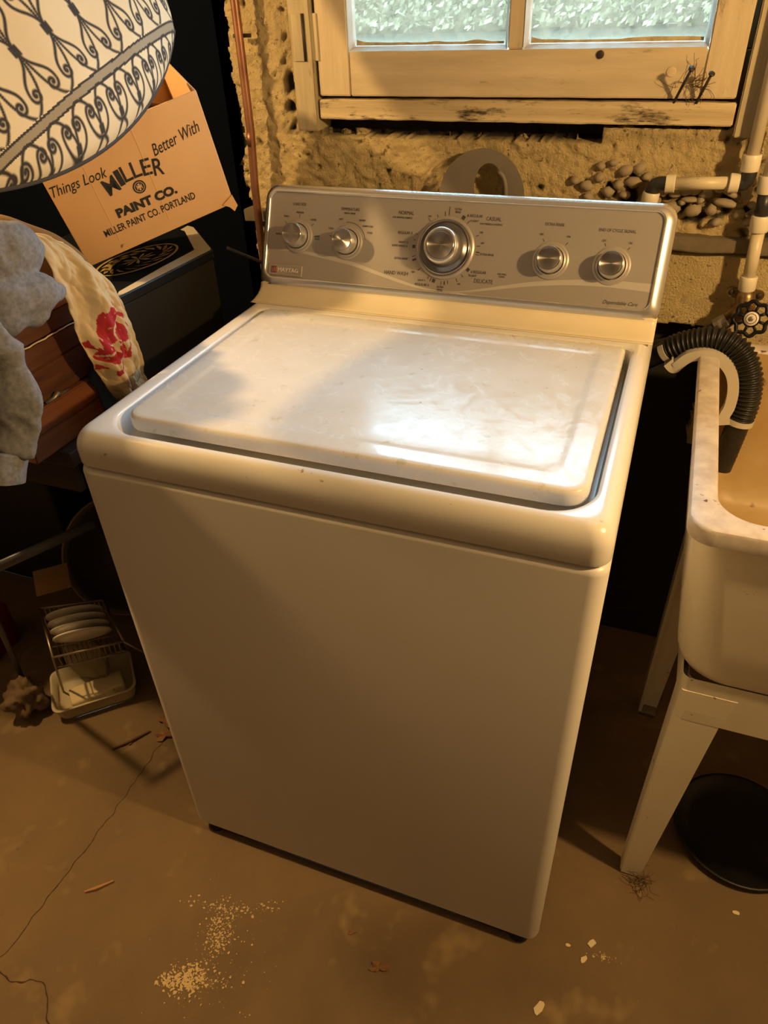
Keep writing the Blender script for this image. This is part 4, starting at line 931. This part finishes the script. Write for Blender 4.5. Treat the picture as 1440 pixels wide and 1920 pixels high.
# wire rack above
rk = thing('wire_rack', 'tarnished wire dish rack with white dishes, behind the tray', 'dish rack')
Q = [Vector((-.770, .150, .195)), Vector((-.650, .242, .195)), Vector((-.780, .335, .200)), Vector((-.905, .262, .200))]
def wr(name, a, b, r=.0016): return obj(name, tube_me([a, b], r, 6), M_wire, rk)
for i in range(4): wr('frame_wire', Q[i], Q[(i+1) % 4], .003)
for i in range(1, 14):
    t = i/14; a = Q[0].lerp(Q[1], t); b = Q[3].lerp(Q[2], t); dz = Vector((0, 0, -.05))
    obj('wire', tube_me([a, a.lerp(b, .1)+dz*.9, a.lerp(b, .5)+dz, a.lerp(b, .9)+dz*.9, b], .0014, 6), M_wire, rk)
for t in (.1, .5, .9): wr('cross_wire', Q[0].lerp(Q[3], t)-Vector((0, 0, .049)), Q[1].lerp(Q[2], t)-Vector((0, 0, .049)), .0018)
for q, f in zip(Q, ((-.845, .190), (-.655, .350), (-.775, .345), (-.905, .265))): wr('rack_leg', q, Vector((f[0], f[1], .003)), .0026)
for i in range(4):
    t = .25+.16*i; p = Q[0].lerp(Q[1], .5).lerp(Q[3].lerp(Q[2], .5), t)
    me = revolve_me([(.062, 0), (.063, .003), (.045, .007), (.03, .0085), (.001, .009)], 28)
    X_ = (Q[1]-Q[0]).normalized(); up = Vector((0, 0, 1)); nn = X_.cross(up).normalized()
    o = obj('dish', me, M_china, None, True, frame_M(p+Vector((0, 0, .012)), X_, (up*.8+nn*.6).normalized(), X_.cross((up*.8+nn*.6).normalized())))
    tag(o, ['white china dish standing frontmost in the wire rack', 'white china dish second from the front in the wire rack', 'white china dish third from the front in the wire rack', 'white china dish rearmost in the wire rack'][i], 'dish', 'white dishes in the wire rack')
o = blob('paper_scrap', (-.880, .120, .052), (.040, .040, .045), M_paper, 'crumpled brown paper left of the wire rack', 'paper', .5, 1.8, 4, seed=9)
# pot
pt = thing('cooking_pot', 'large blackened round pot tipped against the table leg behind the rack', 'pot', (-.84, .515, .190), tuple(Vector((.35, -.75, .55)).to_track_quat('Z', 'Y').to_euler()))
obj('bowl', revolve_me([(.02, -.12), (.08, -.112), (.125, -.075), (.148, -.02), (.152, .03), (.158, .034), (.158, .038), (.148, .036), (.143, .03), (.139, -.018), (.118, -.068), (.075, -.102), (.01, -.108)], 48, True, True), M_pot, pt)
obj('rim_roll', tube_me([(.156*math.cos(2*PI*i/48), .156*math.sin(2*PI*i/48), .036) for i in range(49)], .004, 8), mat('pot_rim_metal', (.22, .15, .07), .4, metal=.5), pt)
o = box('card_sheet', (-.040, .040, -.001, .001, 0, .070), mat('kraft_card', (.38, .22, .08), .85), None, .0005, True, Matrix.Translation((-.905, .315, .208)) @ Matrix.Rotation(.75, 4, 'Z') @ Matrix.Rotation(-1.15, 4, 'X')); tag(o, 'small piece of brown card resting on the back of the wire rack', 'card')
o = box('red_tin', (-.05, .05, -.05, .05, 0, .13), M_redbox, None, .006, True, Matrix.Translation((-1.13, .255, 0))); tag(o, 'dark red tin on the floor at the left edge of the photo', 'tin')
# floor debris at left
def leaf(loc, s, ang, label, m=M_leaf, cat='leaf', seed=0, curl=.25, name='dry_leaf', group=None):
    rnd = random.Random(seed); n = 14; vs = [(0, 0, curl*s*.25)]; 
    for i in range(n):
        a = 2*PI*i/n; r = s*(.35+.65*abs(math.cos(a*1.5+rnd.random()*.5)))*rnd.uniform(.7, 1.1); vs.append((r*math.cos(a), r*.55*math.sin(a), curl*s*rnd.uniform(0, .6)))
    fs = [(0, i+1, (i+1) % n+1) for i in range(n)]; me = mesh(vs, fs)
    o = obj(name, me, m, None, False); zm = min(v.co.z for v in me.vertices); o.location = (loc[0], loc[1], .0012-zm); o.rotation_euler = (0, 0, ang)
    md = o.modifiers.new('t', 'SOLIDIFY'); md.thickness = .0008; tag(o, label, cat, group); return o
leaf((.095, -.118), .020, .3, 'curled dry brown leaf on the floor below the front of the washing machine', seed=2, curl=.5)
leaf((-.535, .165), .035, .6, 'brown leaf litter on the floor between the tray and the washing machine', seed=5, curl=.5)
leaf((-.560, .200), .030, -.4, 'reddish leaf scrap pressed against the washing machine side', seed=6, curl=.6)
leaf((-.600, .125), .014, 1.2, 'small dark leaf scrap just in front of the tray', seed=7, curl=.6)
leaf((-.885, .105), .016, .8, 'small brown leaf scrap at the left edge of the photo', seed=8, curl=.8)
leaf((.030, .01-.09), .009, .5, 'tiny brown crumb of leaf close to the washer front edge', seed=12, curl=.5)
def chip(loc, s, ang, label, seed, m=M_chip, cat='paint flake', name='paint_flake', e=1.6):
    rnd = random.Random(seed); n = 8; P = [(s*e*rnd.uniform(.6, 1)*math.cos(2*PI*i/n), s*rnd.uniform(.6, 1)*math.sin(2*PI*i/n)) for i in range(n)]
    me = loft([[(x, y, z) for x, y in P] for z in (0, .0016)]); o = obj(name, me, m, None, False); o.location = (loc[0], loc[1], .0006); o.rotation_euler = (0, 0, ang); tag(o, label, cat); return o
chip((.434, .045), .007, 1.0, 'larger pale paint flake on the floor right of the washing machine', 1)
chip((.424, .014), .0055, 1.2, 'small pale paint flake just in front of the larger one', 2)
chip((.366, -.084), .0085, 1.1, 'long pale paint flake near the bottom edge of the photo', 3, e=2.0)
chip((.669, .184), .0050, .2, 'pale pebble-like flake on the floor under the sink front', 4)
chip((.395, .028), .0035, .2, 'tiny pale flake nearest the washer corner', 6)
o = obj('wood_sliver', tube_me([(-.475, -.186, .0035), (-.459, -.174, .0045), (-.436, -.150, .0035)], [.0015, .0030, .0015], 6), M_stick, None, False); tag(o, 'thin orange wood splinter lying on the floor at left', 'splinter')
o = obj('twig', tube_me([(-.628, .095, .0035), (-.60, .125, .006), (-.575, .165, .0035)], [.002, .003, .002], 6), M_web, None, False); tag(o, 'dark twig on the floor before the ivory tray', 'twig')
fibres('root_tangle', (.506, .176, .0008), .020, 26, .0005, M_web, 'small tangle of dry rootlets at the foot of the front sink leg', 'debris', 11)
# cracks in the concrete
def ribbon(name, ctrl, wd, m, z=.0004, jit=.003, k=14):
    P = spline([(x, y, 0) for x, y in ctrl], k); vs = []; fs = []
    for i, p in enumerate(P):
        t = (P[min(i+1, len(P)-1)]-P[max(i-1, 0)]).normalized(); n = Vector((-t.y, t.x, 0)); q = p+n*noise.noise((p.x*45, p.y*45, 0))*jit; w_ = wd*(.55+.9*abs(noise.noise((p.x*70, p.y*70, 3)))); vs += [(q.x-n.x*w_, q.y-n.y*w_, z), (q.x+n.x*w_, q.y+n.y*w_, z)]
    for i in range(len(P)-1): a = 2*i; fs.append((a, a+2, a+3, a+1))
    return obj(name, mesh(vs, fs), m, floor, False)
ribbon('crack', [(-.60, -.40), (-.543, -.330), (-.535, -.20), (-.530, -.10), (-.530, .02), (-.532, .10), (-.535, .144), (-.54, .30)], .0011, M_crack, jit=.006, k=26)
ribbon('crack', [(-.56, -.342), (-.52, -.352), (-.48, -.350), (-.45, -.335), (-.42, -.350), (-.40, -.375), (-.36, -.385)], .0014, M_crack, jit=.008, k=20)
# dried paint splashes: many small flecks
rnd = random.Random(21); vs = []; fs = []
def flecks(cx, cy, sx_, sy_, n, s0, s1, rot=0):
    for _ in range(n):
        a, b = rnd.gauss(0, sx_), rnd.gauss(0, sy_); x = cx+a*math.cos(rot)-b*math.sin(rot); y = cy+a*math.sin(rot)+b*math.cos(rot); s = 1.35*rnd.uniform(s0, s1)*rnd.random()**.6; k = len(vs); m_ = 6; e = rnd.uniform(.4, 1); zz = rnd.uniform(.0004, .0016); ph = rnd.random()*3
        for i in range(m_): an = 2*PI*i/m_; r = s*rnd.uniform(.5, 1.2); X = r*math.cos(an); Y_ = r*e*math.sin(an); vs.append((x+X*math.cos(ph)-Y_*math.sin(ph), y+X*math.sin(ph)+Y_*math.cos(ph), zz))
        fs.append(tuple(range(k, k+m_)))
flecks(-.205, -.245, .018, .012, 420, .001, .0032, .3); flecks(-.235, -.260, .012, .006, 90, .001, .004); flecks(-.195, -.160, .014, .026, 420, .0008, .0022, .3)
flecks(-.215, -.120, .030, .006, 90, .0008, .003, .2); flecks(-.14, -.095, .020, .008, 50, .0008, .003, .4); flecks(-.17, -.20, .05, .05, 90, .0006, .0016)
flecks(-.160, -.235, .025, .008, 40, .0006, .0026, .5); flecks(.455, .030, .010, .0035, 60, .0006, .0022, .25)
o = obj('paint_splatter', mesh(vs, fs), M_splash, floor, False); o['kind'] = 'stuff'

# ------------------------------------------------------------------ round pan under the sink
pn = thing('round_pan', 'black round shallow pan on the floor under the sink', 'pan', (.672, .345, 0))
obj('pan_body', revolve_me([(.085, .001), (.112, .004), (.118, .016), (.121, .017), (.121, .0195), (.115, .019), (.108, .008), (.085, .005)], 48), M_rubber, pn)

o = box('dark_block', (-1.75, -1.03, .50, .90, 0, .62), M_black, None, .01); tag(o, 'added black block that darkens the space behind the table', 'dark block')  # black block added where there is only shade
